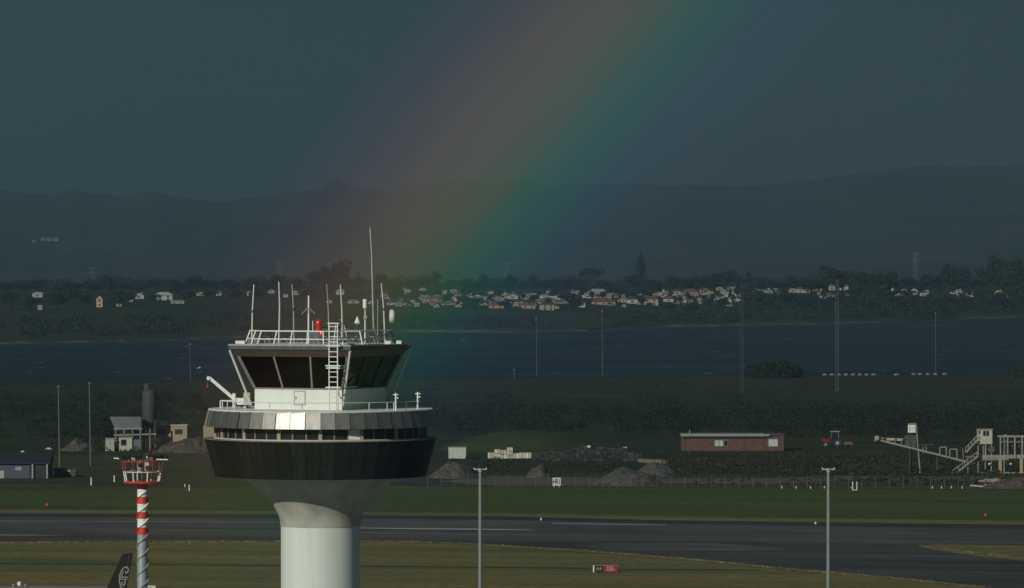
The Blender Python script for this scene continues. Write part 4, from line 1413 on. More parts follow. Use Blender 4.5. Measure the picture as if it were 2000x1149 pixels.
# ---- scrub along the far bank (reads as one mass)
pts = []
for _ in range(1500):
    x = random.uniform(-40, 2040)
    ys_ = interp(FAR_SHORE, x)
    lo = {True: (ys_ - 46, ys_ - 12), False: (ys_ - 26, ys_ - 7)}[x < 720]
    if x > 1430:
        lo = (ys_ - 36, ys_ - 8)
    y = random.uniform(*lo)
    dens = mnoise.noise(Vector((x * .012, y * .05, 3)))
    if dens < (-.05 if x < 1430 else -.3):
        continue
    b = hit_far(x, y)
    R_ = random.uniform(2.0, 5.0)
    H_ = random.uniform(1.5, 4.5) if x < 1430 else random.uniform(3, 8)
    q = lump_points([(b.x, b.y, b.z + H_ * .45, R_, R_, H_ * .55)], 34, rng)
    pts.append(q)
tag(quads_mesh('far_scrub', leaf_quads(np.concatenate(pts), .8, rng)) and put('far_scrub', quads_mesh('far_scrub', leaf_quads(np.concatenate(pts), .8, rng)), 'farscrub'),
    'dark scrub covering the far harbour bank', 'scrub', kind='stuff')

# ================================================================== THE FAR SHORE: HOUSES
WALLC = {'white': (.44, .44, .41), 'cream': (.36, .33, .23), 'peach': (.55, .34, .22), 'grey': (.34, .36, .36), 'tan': (.36, .28, .20)}
ROOFC = {'red': (.135, .06, .045), 'grey': (.22, .24, .25), 'dark': (.05, .05, .055), 'pale': (.36, .38, .37), 'brown': (.12, .075, .05), 'blue': (.20, .26, .30)}
for k_, c_ in WALLC.items(): M['hw_' + k_] = mat('house_wall_' + k_, c_, .8, var=.08, scale=.5)
for k_, c_ in ROOFC.items(): M['hr_' + k_] = mat('house_roof_' + k_, c_, .75, var=.18, scale=.5, rnd=.15)
HOUSES = [  # x, base y, width, wall height, roof height (photo px), wall, roof, storeys
    (75, 580, 24, 5, 4, 'grey', 'pale'), (195, 600, 14, 16, 6, 'peach', 'pale'), (232, 598, 12, 7, 4, 'tan', 'brown'), (78, 606, 10, 6, 3, 'white', 'pale'), (320, 587, 38, 10, 6, 'white', 'pale'), (348, 593, 40, 4, 2, 'cream', 'pale'), (273, 584, 24, 7, 4, 'grey', 'grey'), (256, 590, 8, 5, 3, 'white', 'pale'),
    (391, 578, 16, 5, 3, 'peach', 'pale'), (427, 577, 12, 4, 3, 'white', 'grey'), (490, 577, 16, 5, 3, 'white', 'pale'), (530, 572, 14, 4, 3, 'white', 'pale'), (558, 580, 11, 4, 2, 'white', 'grey'), (583, 576, 26, 4, 4, 'grey', 'pale'), (665, 575, 18, 5, 4, 'white', 'pale'), (643, 591, 14, 4, 3, 'grey', 'dark'), (690, 592, 24, 4, 3, 'white', 'grey'), (725, 594, 14, 4, 3, 'white', 'pale'),
    (794, 570, 18, 5, 4, 'white', 'pale'), (828, 568, 20, 4, 3, 'grey', 'blue'), (868, 571, 12, 3, 2, 'white', 'grey'), (850, 589, 46, 5, 6, 'tan', 'red'), (788, 597, 34, 5, 6, 'cream', 'red'), (885, 589, 18, 6, 3, 'white', 'blue'), (908, 588, 16, 5, 3, 'white', 'grey'), (945, 587, 32, 4, 4, 'grey', 'blue'), (970, 602, 46, 5, 8, 'tan', 'red'),
    (1000, 583, 24, 5, 4, 'white', 'grey'), (1023, 583, 14, 6, 4, 'cream', 'pale'), (1037, 584, 12, 6, 4, 'white', 'grey'), (1063, 582, 20, 4, 3, 'white', 'grey'), (1092, 584, 22, 6, 4, 'white', 'dark'), (1010, 597, 14, 6, 4, 'white', 'dark'), (1032, 603, 32, 6, 7, 'tan', 'red'), (1068, 606, 30, 11, 4, 'cream', 'dark'), (1088, 603, 8, 6, 3, 'white', 'dark'), (1133, 601, 24, 8, 5, 'white', 'brown'),
    (1146, 582, 20, 6, 4, 'white', 'grey'), (1168, 578, 54, 7, 6, 'grey', 'pale'), (1180, 595, 70, 5, 8, 'tan', 'red'), (1218, 591, 10, 6, 3, 'white', 'grey'), (1234, 594, 24, 8, 5, 'white', 'dark'), (1246, 577, 20, 4, 3, 'grey', 'grey'), (1272, 596, 34, 11, 6, 'cream', 'brown'), (1299, 575, 13, 10, 3, 'cream', 'red'), (1305, 589, 22, 5, 5, 'white', 'red'),
    (1323, 577, 18, 7, 4, 'cream', 'dark'), (1347, 577, 34, 6, 6, 'tan', 'red'), (1331, 592, 22, 5, 5, 'white', 'dark'), (1345, 598, 26, 4, 5, 'tan', 'red'), (1370, 589, 18, 6, 5, 'white', 'red'), (1391, 588, 28, 6, 5, 'white', 'grey'), (1376, 570, 22, 4, 4, 'tan', 'red'), (1413, 579, 20, 5, 4, 'grey', 'pale'), (1432, 566, 26, 3, 3, 'grey', 'blue'), (1434, 590, 26, 6, 4, 'white', 'grey'),
    (1405, 567, 18, 4, 4, 'tan', 'red'), (1490, 568, 40, 6, 6, 'white', 'red'), (1517, 570, 26, 5, 5, 'white', 'red'), (1503, 575, 12, 5, 2, 'white', 'pale'), (1570, 571, 30, 6, 6, 'cream', 'red'), (1594, 568, 26, 6, 5, 'cream', 'red'), (1625, 567, 15, 8, 5, 'cream', 'brown'), (1648, 567, 20, 7, 4, 'white', 'pale'), (1615, 582, 34, 5, 5, 'grey', 'red'), (1730, 568, 34, 6, 6, 'white', 'red'),
    (1712, 582, 18, 5, 4, 'white', 'brown'), (1756, 581, 20, 5, 4, 'tan', 'red'), (1766, 572, 12, 4, 3, 'white', 'pale'), (1786, 577, 18, 8, 5, 'white', 'dark'), (1802, 580, 14, 7, 5, 'white', 'dark'), (1830, 574, 18, 7, 3, 'white', 'grey'), (1838, 583, 22, 4, 2, 'grey', 'brown'), (1873, 573, 16, 4, 3, 'white', 'grey'), (1874, 581, 12, 6, 2, 'white', 'grey'), (1897, 581, 10, 6, 3, 'white', 'grey'),
    (1930, 561, 12, 4, 3, 'white', 'grey'), (1950, 573, 26, 8, 6, 'cream', 'red'), (1934, 577, 12, 4, 2, 'white', 'pale')]
hr_rng = random.Random(77)
for k in range(168):
    x_ = 745 + 4.8 * k + hr_rng.uniform(-3, 3) if k < 148 else (1470 + 26 * (k - 148))
    dens = x_ < 1460
    HOUSES.append((x_, hr_rng.uniform(571, 600) if dens else hr_rng.uniform(565, 584), hr_rng.uniform(8, 17), hr_rng.uniform(2.4, 4.0), hr_rng.uniform(2.6, 4.4),
                   hr_rng.choice(['tan', 'grey', 'grey', 'cream', 'white']), hr_rng.choice(['red', 'red', 'brown', 'dark', 'grey', 'pale', 'blue'])))
for k in range(64):
    MIDT.append((760 + 19.6 * k + hr_rng.uniform(-6, 6), hr_rng.uniform(578, 603), hr_rng.uniform(9, 15), hr_rng.uniform(12, 20)))
for x, yb, h, w in MIDT:
    recs.append((x, hit_far(x, yb), yb - h, w, 'slope'))
recs.sort(key=lambda r_: r_[0])
cnt = {}
for i, (x, base, yt, w, kd) in enumerate(recs):
    s_ = base.y * 1e-4
    H = at(x, yt, base.y).z - base.z
    kk = 'round' if kd == 'slope' else kd
    c_ = cnt.get(kd, 0); cnt[kd] = c_ + 1
    if kd == 'round':
        lb, gr = f'dark leafy tree on the far-shore skyline, {ordinal(c_)} from the left', 'skyline trees across the harbour'
    elif kd == 'slope':
        lb, gr = f'dark leafy tree on the slope among far-shore houses, {ordinal(c_)} from the left', 'slope trees across the harbour'
    elif kd == 'umbrella':
        lb, gr = 'flat-topped umbrella-shaped tree on the far-shore skyline', None
    else:
        lb = 'tall pointed pine standing highest above the far-shore houses' if x == 1252 else {1462: 'small pointed conifer right of the tall pine on the skyline', 700: 'small pointed conifer just left of the tall roof mast',
             530: 'small pointed conifer left of the domed skyline tree', 942: 'thin pointed conifer right of the roof dish on the skyline'}[x]
        gr = 'conifers on the far shore'
    tree(base, max(6, H * 1.14), w * s_ * 1.15, kk, lb, gr, i)

hcount = {}
for i, (x, yb, w, hw, hr_, wc, rc_) in enumerate(sorted(HOUSES)):
    w = w * .9 if w < 40 else w * .7
    base = hit_far(x, yb, 3840)
    s_ = base.y * 1e-4
    W, HW, HR = w * s_, hw * s_, hr_ * s_
    D = min(W * .8, 11)
    key = (wc, rc_)
    c_ = hcount.get(key, 0); hcount[key] = c_ + 1
    two = ' two-storey' if hw >= 10 else ''
    t = thing('house', base - Vector((0, 0, .6)), f'far-shore{two} house with {wc} walls and {rc_} roof, {ordinal(c_)} such from the left', 'house', 'houses across the harbour')
    t.rotation_euler = (0, 0, rad(((i * 37) % 23) - 9))
    HWb = HW + .6
    MB().box((0, 0, HWb / 2), (W * .94, D, HWb)).build('wall', 'hw_' + wc, t)
    ov = .5
    if i % 3 == 2 and w < 26:        # gable towards the water
        me_ = MB().add([(-W / 2 - ov, -D / 2 - ov, HWb), (0, -D / 2 - ov, HWb + HR), (W / 2 + ov, -D / 2 - ov, HWb), (-W / 2 - ov, D / 2, HWb), (0, D / 2, HWb + HR), (W / 2 + ov, D / 2, HWb)],
                       [(0, 1, 4, 3), (1, 2, 5, 4), (3, 4, 5), (0, 3, 5, 2)])
        MB().add([(-W * .45, -D / 2, HWb), (W * .45, -D / 2, HWb), (0, -D / 2, HWb + HR * .85)], [(0, 1, 2)]).build('gable', 'hw_' + wc, t)
    else:                            # hip roof
        h_ = W * .28
        me_ = MB().add([(-W / 2 - ov, -D / 2 - ov, HWb), (W / 2 + ov, -D / 2 - ov, HWb), (W / 2 + ov, D / 2 + ov, HWb), (-W / 2 - ov, D / 2 + ov, HWb), (-h_, 0, HWb + HR), (h_, 0, HWb + HR)],
                       [(0, 1, 5, 4), (1, 2, 5), (2, 3, 4, 5), (3, 0, 4), (3, 2, 1, 0)])
    ro = me_.build('roof', 'hr_' + rc_, t)
    nwin = max(1, int(W / 4.2))
    for st in range(2 if hw >= 10 else 1):
        for k in range(nwin):
            u = (k + .5) / nwin - .5
            zc = HWb * (.55 if hw < 10 else (.3 + .45 * st))
            wd = min(1.8, W / nwin * random.uniform(.2, .36))
            MB().box((u * W * .9, -D / 2 - .03, zc), (wd, .12, min(1.1, HW * .42))).build('window', 'window', t)
    if i % 4 == 1:
        MB().box((W * .2, 0, HWb + HR * .8), (.8, .8, HR * .8)).build('chimney', 'hw_tan', ro)

# distant pale blocks on the hillside at the left
for j, (x, yb, w, h) in enumerate(((84, 470, 9, 8), (97, 471, 10, 10), (109, 471, 8, 11), (66, 474, 8, 6))):
    ok_, loc_, _n, _i = HILLS.ray_cast(CAMP, ray(x, yb).normalized())
    d_ = loc_.y if ok_ else 6000.0
    zb_ = loc_.z if ok_ else 30.0
    s_ = d_ * 1e-4
    t = thing('apartment_block', (at(x, yb, d_).x, d_, zb_ - 3), f'tiny pale building on the hazy hillside, {ordinal([1, 2, 3, 0][j])} from the left', 'building', 'pale buildings on the hillside')
    z1 = 3 + h * s_ * .6
    MB().box((0, 0, z1 / 2), (w * s_, 8, z1)).build('wall', 'hr_grey', t)
    MB().box((0, 0, z1 + .3), (w * s_ * 1.04, 8.4, .6)).build('roof', 'hr_grey', t)
    for k in range(1):
        MB().box((0, -4.02, z1 - 1.8 - 2.8 * k), (w * s_ * .8, .1, 1.2)).build('window', 'window', t)

# power pylons behind the town
M['pylon'] = mat('pylon_steel', (.16, .17, .17), .6, var=.1)
for j, (x, yt, yb) in enumerate(((180, 522, 560), (546, 512, 552), (990, 512, 552), (1788, 492, 548))):
    d_ = 4500
    s_ = d_ * 1e-4
    zb, zt = 15.0, at(x, yt, d_).z
    q = at(x, yb, d_)
    t = thing('power_pylon', (q.x, d_, 0), f'hazy lattice power pylon behind the far trees, {ordinal(j)} from the left', 'pylon', 'power pylons behind the far shore')
    b_ = MB()
    H = zt
    for sx in (-1, 1):
        for sy in (-1, 1):
            b_.bar((sx * 2.6, sy * 2.6, 0), (sx * .5, sy * .5, H), .14)
    for k in range(8):
        z0_, z1_ = H * k / 8, H * (k + 1) / 8
        w0_, w1_ = 2.6 - 2.1 * k / 8, 2.6 - 2.1 * (k + 1) / 8
        b_.bar((-w0_, -w0_, z0_), (w1_, -w1_, z1_), .08); b_.bar((w0_, -w0_, z0_), (-w1_, -w1_, z1_), .08)
    b_.build('lattice', 'pylon', t)
    for fr_ in (.72, .84, .96):
        MB().bar((-4.2, 0, H * fr_), (4.2, 0, H * fr_), .16).bar((-4.2, 0, H * fr_), (0, 0, H * (fr_ + .04)), .14).bar((4.2, 0, H * fr_), (0, 0, H * (fr_ + .04)), .14).build('crossarm', 'pylon', t)

# ================================================================== NEAR SHORE
# big domed trees by the water
def dome_tree(x, yt, yb, w, label, seed, cat='tree'):
    b = gnd(x, yb)
    s_ = b.y * 1e-4
    W, H = w * s_, (yb - yt) * s_
    r_ = np.random.default_rng(seed)
    t = thing('spreading_tree', (b.x, b.y, 0), label, cat)
    lumps = [(0, 0, H * .35, W * .46, W * .4, H * .52)]
    for k in range(26):
        a, rr = r_.uniform(0, 6.28), math.sqrt(r_.uniform(0, 1)) * .42
        zz = H * (.15 + .68 * math.sqrt(max(0, 1 - (rr / .47) ** 2)))
        lumps.append((rr * W * math.cos(a), rr * W * math.sin(a), zz * r_.uniform(.7, 1.0), W * .09, W * .09, H * .14))
    for k in range(22):
        a = k * 6.283 / 22
        lumps.append((W * .42 * math.cos(a), W * .40 * math.sin(a), H * r_.uniform(.10, .22), W * .075, W * .075, H * r_.uniform(.15, .24)))
    put('crown', quads_mesh('crown', leaf_quads(lump_points(lumps, 9000, r_), .36, r_)), 'leaf_a', t)
    tb_ = MB().cyl((0, 0, 0), (0, 0, H * .4), .5, .35, 8)
    for k in range(6):
        a = k * 1.05
        tb_.cyl((0, 0, H * .2), (W * .28 * math.cos(a), W * .28 * math.sin(a), H * .55), .25, .08, 6)
    tb_.build('trunk', 'bark', t)


dome_tree(1511, 697, 738, 118, 'wide dome-shaped dark tree on the near shore by the water', 5)
dome_tree(2006, 706, 738, 60, 'dark domed tree cut by the right edge at the near shore', 6)

# scrub belts on the near land (mass)
def belt(name, boxes, label, m_, leaf, seed):
    r_ = np.random.default_rng(seed)
    rr = random.Random(seed)
    P = []
    for (x0, x1, y0, y1, n_, h0, h1, k_) in boxes:
        for _ in range(n_):
            x, y = rr.uniform(x0, x1), rr.uniform(y0, y1)
            if mnoise.noise(Vector((x * .015, y * .06, seed))) < -.25:
                continue
            b = gnd(x, y)
            H_ = rr.uniform(h0, h1)
            R_ = H_ * rr.uniform(.6, 1.2)
            P.append(lump_points([(b.x, b.y, H_ * .4, R_, R_, H_ * .6), (b.x + R_ * .7, b.y, H_ * .3, R_ * .7, R_ * .7, H_ * .45)], k_, r_))
    v = leaf_quads(np.concatenate(P), leaf, r_)
    return tag(put(name, quads_mesh(name, v), m_), label, 'scrub', kind='stuff')


belt('shrub_belt', [(830, 2050, 806, 850, 300, 2.0, 5, 260), (830, 2050, 800, 835, 40, 5.5, 9, 520), (-60, 400, 775, 858, 130, 1.5, 4.0, 200), (-60, 400, 770, 840, 16, 4.5, 7.5, 420), (400, 850, 780, 860, 80, 2, 4.5, 180), (820, 2050, 745, 770, 80, .8, 1.6, 24), (-60, 420, 745, 760, 60, 1.0, 2.4, 30), (1350, 2050, 846, 868, 90, 2.0, 4.5, 50)],
     'dark shrub belt between the airfield and the harbour', 'scrub', .24, 21)
belt('rough_weeds', [(1290, 2050, 886, 934, 420, .5, 1.5, 26), (840, 1290, 900, 934, 130, .4, 1.1, 22), (1330, 2050, 936, 950, 120, .3, .8, 16), (100, 420, 850, 884, 110, .5, 1.4, 22), (1700, 2050, 930, 950, 90, .4, 1.2, 22)],
     'rough weeds and bramble behind the wire fence', 'weeds', .26, 22)

# tussock fringe along pavement edges
P = []
rr = random.Random(3)
for (xa, ya), (xb, yb) in zip([(-20, 1060), (300, 1058.6), (560, 1057.6), (760, 1058), (905, 1062), (1158, 1077), (1395, 1097), (1521, 1110.5), (1753, 1130.5)], [(300, 1058.6), (560, 1057.6), (760, 1058), (905, 1062), (1158, 1077), (1395, 1097), (1521, 1110.5), (1753, 1130.5), (1930, 1149)]):
    for _ in range(int((xb - xa) * .6)):
        t_ = rr.random()
        b = gnd(xa + (xb - xa) * t_ + rr.uniform(-2, 2), ya + (yb - ya) * t_ + rr.uniform(.1, 1.6))
        P.append(np.array([[b.x + rr.uniform(-.5, .5), b.y + rr.uniform(-.5, .5), rr.uniform(.03, .14)] for _ in range(5)]))
for _ in range(220):
    t_ = rr.random()
    b = gnd(1797 + 210 * t_, 1068 + 26 * t_ + rr.uniform(-1, .6))
    P.append(np.array([[b.x + rr.uniform(-.5, .5), b.y + rr.uniform(-.5, .5), rr.uniform(.03, .14)] for _ in range(5)]))
tag(put('dry_grass_fringe', quads_mesh('dry_grass_fringe', leaf_quads(np.concatenate(P), .13, np.random.default_rng(4))), 'straw'), 'pale dry grass fringe along the taxiway edge', 'grass', kind='stuff')

# grass mound behind the stacks, gravel heaps, rubble
def heap(name, x0, x1, ytop, yb, m_, label, depth=None, seed=0, rough=.12, cat='heap', skew=.0, res=40, group=None):
    b = gnd((x0 + x1) / 2, yb)
    s_ = b.y * 1e-4
    W, H = (x1 - x0) * s_, (yb - ytop) * s_
    D = depth or W * .6
    vs, fs = [], []
    ny = max(10, res // 2)
    for j in range(ny + 1):
        for i in range(res + 1):
            u, v = i / res * 2 - 1, j / ny * 2 - 1
            r_ = math.sqrt(u * u + v * v)
            x_, y_ = u * W / 2, v * D / 2
            lum = .55 * mnoise.noise(Vector((u * 2.2 + seed, v * 1.6, seed))) + .25 * mnoise.noise(Vector((u * 5 + seed, v * 4, 2)))
            z = H * max(0, 1 - min(1, r_) ** 1.7) * (1 + rough * 2.2 * lum)
            z += rough * 1.1 * (mnoise.noise(Vector((x_ * .9, y_ * .9, seed))) + .6 * mnoise.noise(Vector((x_ * 2.2, y_ * 2.2, seed)))) * min(1, (1 - min(1, r_)) * 5)
            z = max(-.05, z - .03)
            vs.append((u * W / 2, v * D / 2 + D / 2, z))
    for j in range(ny):
        for i in range(res):
            q = j * (res + 1) + i
            fs.append((q, q + 1, q + res + 2, q + res + 1))
    return tag(MB().add(vs, fs).build(name, m_, loc=(b.x, b.y, 0), smooth_=True), label, cat, group)


M['gravel'] = mat('loose_gravel', (.060, .057, .05), .95, var=.8, scale=1.3, detail=9, bump=.25)
M['rubble'] = mat('rubble', (.062, .053, .042), .95, var=.85, scale=1.2, detail=9, bump=.25)
M['mound'] = mat('mound_grass', (.030, .048, .016), .95, var=.35, scale=.15, detail=8, spec=.1)
heap('grass_mound', 850, 1190, 846, 884, 'mound', 'low rounded grass mound behind the stacked pallets', 40, 3, .05, 'mound')
heap('gravel_heap', 1155, 1300, 918, 950, 'gravel', 'largest grey gravel heap right of the HR1 board', 14, 5, .22, group='gravel heaps')
heap('gravel_heap', 1026, 1080, 910, 934, 'gravel', 'small grey gravel heap behind and left of the HR1 board', 7, 6, .2, group='gravel heaps')
heap('gravel_heap', 835, 940, 906, 936, 'rubble', 'rough rubble heap beside the black drum, below the white container', 14, 7, .3, group='gravel heaps')
heap('gravel_heap', 1235, 1330, 905, 932, 'gravel', 'low gravel heap left of the brick building bank', 10, 8, .22, group='gravel heaps')
heap('rubble_heap', 295, 450, 858, 886, 'rubble', 'brown rubble heap left of the tower, right of the white huts', 14, 9, .35, group='rubble heaps', res=60)
heap('rubble_heap', 112, 190, 862, 882, 'rubble', 'low brown rubble heap left of the white huts', 8, 10, .35, group='rubble heaps')

# brick building
M['brick'] = mat('brick_wall', (.105, .056, .040), .9, var=.35, scale=.7, stretch=(1, 1, 4), detail=9)
M['roofsheet'] = mat('roof_sheet', (.25, .27, .26), .6, var=.15, scale=.5)
M['frostpane'] = mat('pale_window', (.42, .48, .46), .4, var=.12)
g0 = gnd(1431, 881); s_ = g0.y * 1e-4
t = thing('brick_building', g0, 'long low brick building with pale flat roof beside the red tractor', 'building')
W = 199 * s_


def bx(x):
    return (x - 1431) * s_


def bz(y):
    return (881 - y) * s_


MB().box(((bx(1332) + bx(1496)) / 2, 4, bz(852) / 2), (bx(1496) - bx(1332), 8, bz(852))).build('wall', 'brick', t)
MB().box(((bx(1496) + bx(1531)) / 2, 4.3, bz(850) / 2), (bx(1531) - bx(1496), 8.4, bz(850))).build('annex_wall', 'brick', t)
rf = MB().box(((bx(1330) + bx(1503)) / 2, 3.9, (bz(852) + bz(848)) / 2 + .0), (bx(1503) - bx(1330), 9, bz(848.5) - bz(852))).build('roof', 'roofsheet', t)
MB().box(((bx(1331) + bx(1494)) / 2, -.72, bz(852.6)), (bx(1494) - bx(1331), .15, .16)).build('gutter', 'darkgrey', rf)
MB().box(((bx(1493) + bx(1532)) / 2, 4.3, bz(849)), (bx(1532) - bx(1493), 9, .25)).build('annex_roof', 'darkgrey', t)
for xd in (1338, 1455, 1490):
    MB().cyl((bx(xd), -.08, 0), (bx(xd), -.08, bz(852.5)), .07, n=6).build('downpipe', 'darkgrey', t)
MB().cyl((bx(1348), 3, bz(849)), (bx(1348), 3, bz(841)), .12).build('vent_pipe', 'galv', rf)
for x0, x1, y0, y1, m_ in ((1396, 1403.5, 860, 871.5, 'frostpane'), (1404.5, 1412, 860, 871.5, 'frostpane'), (1414, 1421.5, 860, 871.5, 'window'), (1501, 1519, 858, 872, 'frostpane')):
    yy = -.02 if x0 < 1490 else .08
    w_ = MB().box(((bx(x0) + bx(x1)) / 2, yy, (bz(y0) + bz(y1)) / 2), (bx(x1) - bx(x0), .1, bz(y0) - bz(y1))).build('window', m_, t)
    fr_ = MB()
    for a_, b_ in (((x0, y0), (x1, y0)), ((x0, y1), (x1, y1)), ((x0, y0), (x0, y1)), ((x1, y0), (x1, y1))):
        fr_.bar((bx(a_[0]), yy - .07, bz(a_[1])), (bx(b_[0]), yy - .07, bz(b_[1])), .09)
    fr_.build('frame', 'grey', w_)

# tractor
M['tred'] = mat('tractor_red', (.17, .012, .02), .4, var=.1)
M['orange'] = mat('orange_paint', (.15, .055, .025), .6, var=.15)
g0 = gnd(1626, 873); s_ = g0.y * 1e-4
t = thing('tractor', g0, 'red tractor with glazed cab and dark wheels right of the brick building', 'tractor')
px_ = lambda x: (x - 1626) * s_
pz_ = lambda y: (873 - y) * s_
MB().box((px_(1613), 0, pz_(860)), (17 * s_, .9, 6.5 * s_)).box((px_(1605.5), 0, pz_(861)), (2 * s_, .8, 5 * s_)).build('bonnet', 'tred', t)
MB().box((px_(1625), 0, pz_(864)), (30 * s_, .7, 4 * s_)).build('chassis', 'dark', t)
cb = MB().box((px_(1630.5), 0, pz_(849.5)), (17 * s_, 1.5, 12 * s_), taper=.88).build('cab', 'window', t)
MB().box((px_(1630.5), 0, pz_(843)), (18 * s_, 1.6, 1.4 * s_)).build('cab_roof', 'grey', cb)
for sx in (1623, 1638):
    for sy in (-.74, .74):
        MB().bar((px_(sx), sy, pz_(856)), (px_(sx + (1 if sx < 1630 else -1)), sy * .9, pz_(843.6)), .09).build('cab_post', 'grey', cb)
MB().cyl((px_(1632), 0, pz_(842.5)), (px_(1632), 0, pz_(840)), .14).build('roof_beacon', 'orange', cb)
for sy in (-1, 1):
    w_ = MB().cyl((px_(1635), sy * .65, 7.8 * s_), (px_(1635), sy * 1.15, 7.8 * s_), 7.8 * s_, n=28).build('rear_wheel', 'dark', t)
    MB().cyl((px_(1635), sy * 1.1, 7.8 * s_), (px_(1635), sy * 1.18, 7.8 * s_), 3.6 * s_, n=20).build('rim', 'grey', w_)
    w_ = MB().cyl((px_(1612), sy * .6, 5 * s_), (px_(1612), sy * .95, 5 * s_), 5 * s_, n=24).build('front_wheel', 'dark', t)
    MB().cyl((px_(1612), sy * .9, 5 * s_), (px_(1612), sy * .98, 5 * s_), 2.3 * s_, n=18).build('rim', 'grey', w_)
    MB().box((px_(1635), sy * .9, pz_(856)), (15 * s_, .6, 1.0 * s_)).build('mudguard', 'dark', t)
g0 = gnd(1657, 873)
t = thing('farm_implement', g0, 'low orange implement on the grass behind the tractor', 'implement')
MB().box((0, 0, 7 * s_), (20 * s_, 1.2, 5 * s_), taper=.7).build('hopper', 'orange', t)
MB().bar((-11 * s_, 0, 4 * s_), (12 * s_, 0, 4 * s_), .25).build('frame', 'darkgrey', t)
for sx in (-6, 6):
    MB().cyl((sx * s_, -.7, 3 * s_), (sx * s_, .7, 3 * s_), 3 * s_, n=18).build('wheel', 'dark', t)

# white container and stacked goods
M['beigewhite'] = mat('container_white', (.46, .48, .44), .6, var=.12, scale=.6)
g0 = gnd(893, 897); s_ = g0.y * 1e-4
t = thing('storage_container', g0, 'white box container on the heap right of the black drum', 'container')
MB().box((0, 1.2, 12 * s_), (34 * s_, 2.4, 22 * s_)).build('body', 'beigewhite', t)
MB().box((0, 1.2, 23.3 * s_), (35 * s_, 2.6, .8 * s_)).build('roof', 'grey', t)
MB().box((17.3 * s_, 1.2, 11 * s_), (.5 * s_, 2.3, 20 * s_)).build('right_end_plate', 'bluegrey', t)  # right end plate, darker than the body
for k in range(7):
    MB().box(((-15 + 5 * k) * s_, -.03, 12 * s_), (.05, .06, 21 * s_)).build('rib', 'white_pole', t)

M['whiteblock'] = mat('white_block', (.50, .49, .40), .8, var=.2, scale=1, rnd=.3)
M['darkblock'] = mat('dark_bundle', (.026, .025, .024), .85, var=.5, scale=1, rnd=.7)


def pallet_stack(x0, x1, ytop_fn, yb, m_, name, cat, lab_, cell, group, depth=2.2, miss=.12, seed=1):
    rr_ = random.Random(seed)
    n_ = max(1, round((x1 - x0) / cell))
    k = 0
    for i in range(n_):
        xa = x0 + (x1 - x0) * (i + .5) / n_
        b = gnd(xa, yb)
        s2 = b.y * 1e-4
        t_ = thing(name, b, lab_(i), cat, group)
        hh = (yb - ytop_fn(xa)) * s2 * rr_.uniform(.8, 1.06)
        nl = max(1, int(hh / (.75)))
        for L in range(nl):
            for c_ in range(2):
                if rr_.random() < miss and L == nl - 1:
                    continue
                w2 = (x1 - x0) / n_ * s2 / 2
                MB().box(((c_ - .5) * w2 + rr_.uniform(-.05, .05), rr_.uniform(-.12, .12), (L + .5) * hh / nl), (w2 * .9, depth, hh / nl * .84)).build('block', m_, t_)
            MB().box((0, 0, (L + .96) * hh / nl), ((x1 - x0) / n_ * s2 * .96, depth * .9, .06)).build('spacer', 'plantdk' if m_ == 'darkblock' else 'pillar', t_)


pallet_stack(953, 1038, lambda x: 884 if x < 962 else (875 if x < 998 else 884), 896, 'whiteblock', 'block_pallet', 'pallet',
             lambda i: f'pallet of pale blocks before the grass mound, {ordinal(i)} from the left', 12, 'pallets of pale blocks', seed=2)
pallet_stack(1040, 1255, lambda x: 882 if x < 1110 else (873 + 3 * math.sin(x * .11) if x < 1230 else 884), 902, 'darkblock', 'bundle_stack', 'stack',
             lambda i: f'dark bundle stack behind the gravel track, {ordinal(i)} from the left', 15, 'dark bundle stacks', depth=2.6, seed=3)
for j, (x, y, w) in enumerate(((1150, 872, 6), (1221, 875, 7), (1190, 884, 12))):
    b = gnd(x, 901)
    q = at(x, y, b.y - .2)
    tag(MB().box((0, 0, 0), (w * b.y * 1e-4, .8, .35)).box((0, 0, -.22), (w * b.y * 1e-4 * .8, .7, .1)).build('loose_board', 'whiteblock', loc=(q.x, b.y, q.z)), ['pale board lying on top of the dark bundles, left one', 'pale board on the right end of the dark bundles', 'pale board lying low on the dark bundles'][j], 'board', 'loose boards on the bundles')
b0, b1 = gnd(1248, 903), gnd(1302, 906)
M['wallblock'] = mat('tan_wall_block', (.16, .125, .09), .9, var=.3)
tw = thing('low_wall', b0, 'low tan wall left of the brick building', 'wall')
MB().bar((0, 0, .35), (b1.x - b0.x, b1.y - b0.y, .35), .4, .7).build('wall', 'wallblock', tw)
MB().bar((0, 0, .74), (b1.x - b0.x, b1.y - b0.y, .74), .55, .08).build('coping', 'wallblock', tw)

# ================================================================== GRAVEL PLANT AT THE RIGHT
PD = gnd(1860, 924).y
PSc = PD * 1e-4


def Z8(X, Y):
    return 1600 + X / 4.995, 780 + Y / 4.995


def P8(X, Y, dy=0.0, org=None):
    q_ = at(*Z8(X, Y), PD + dy)
    return Vector((q_.x - org.x, dy, q_.z))


def org8(X):
    q_ = at(*Z8(X, 700), PD)
    return Vector((q_.x, PD, 0))


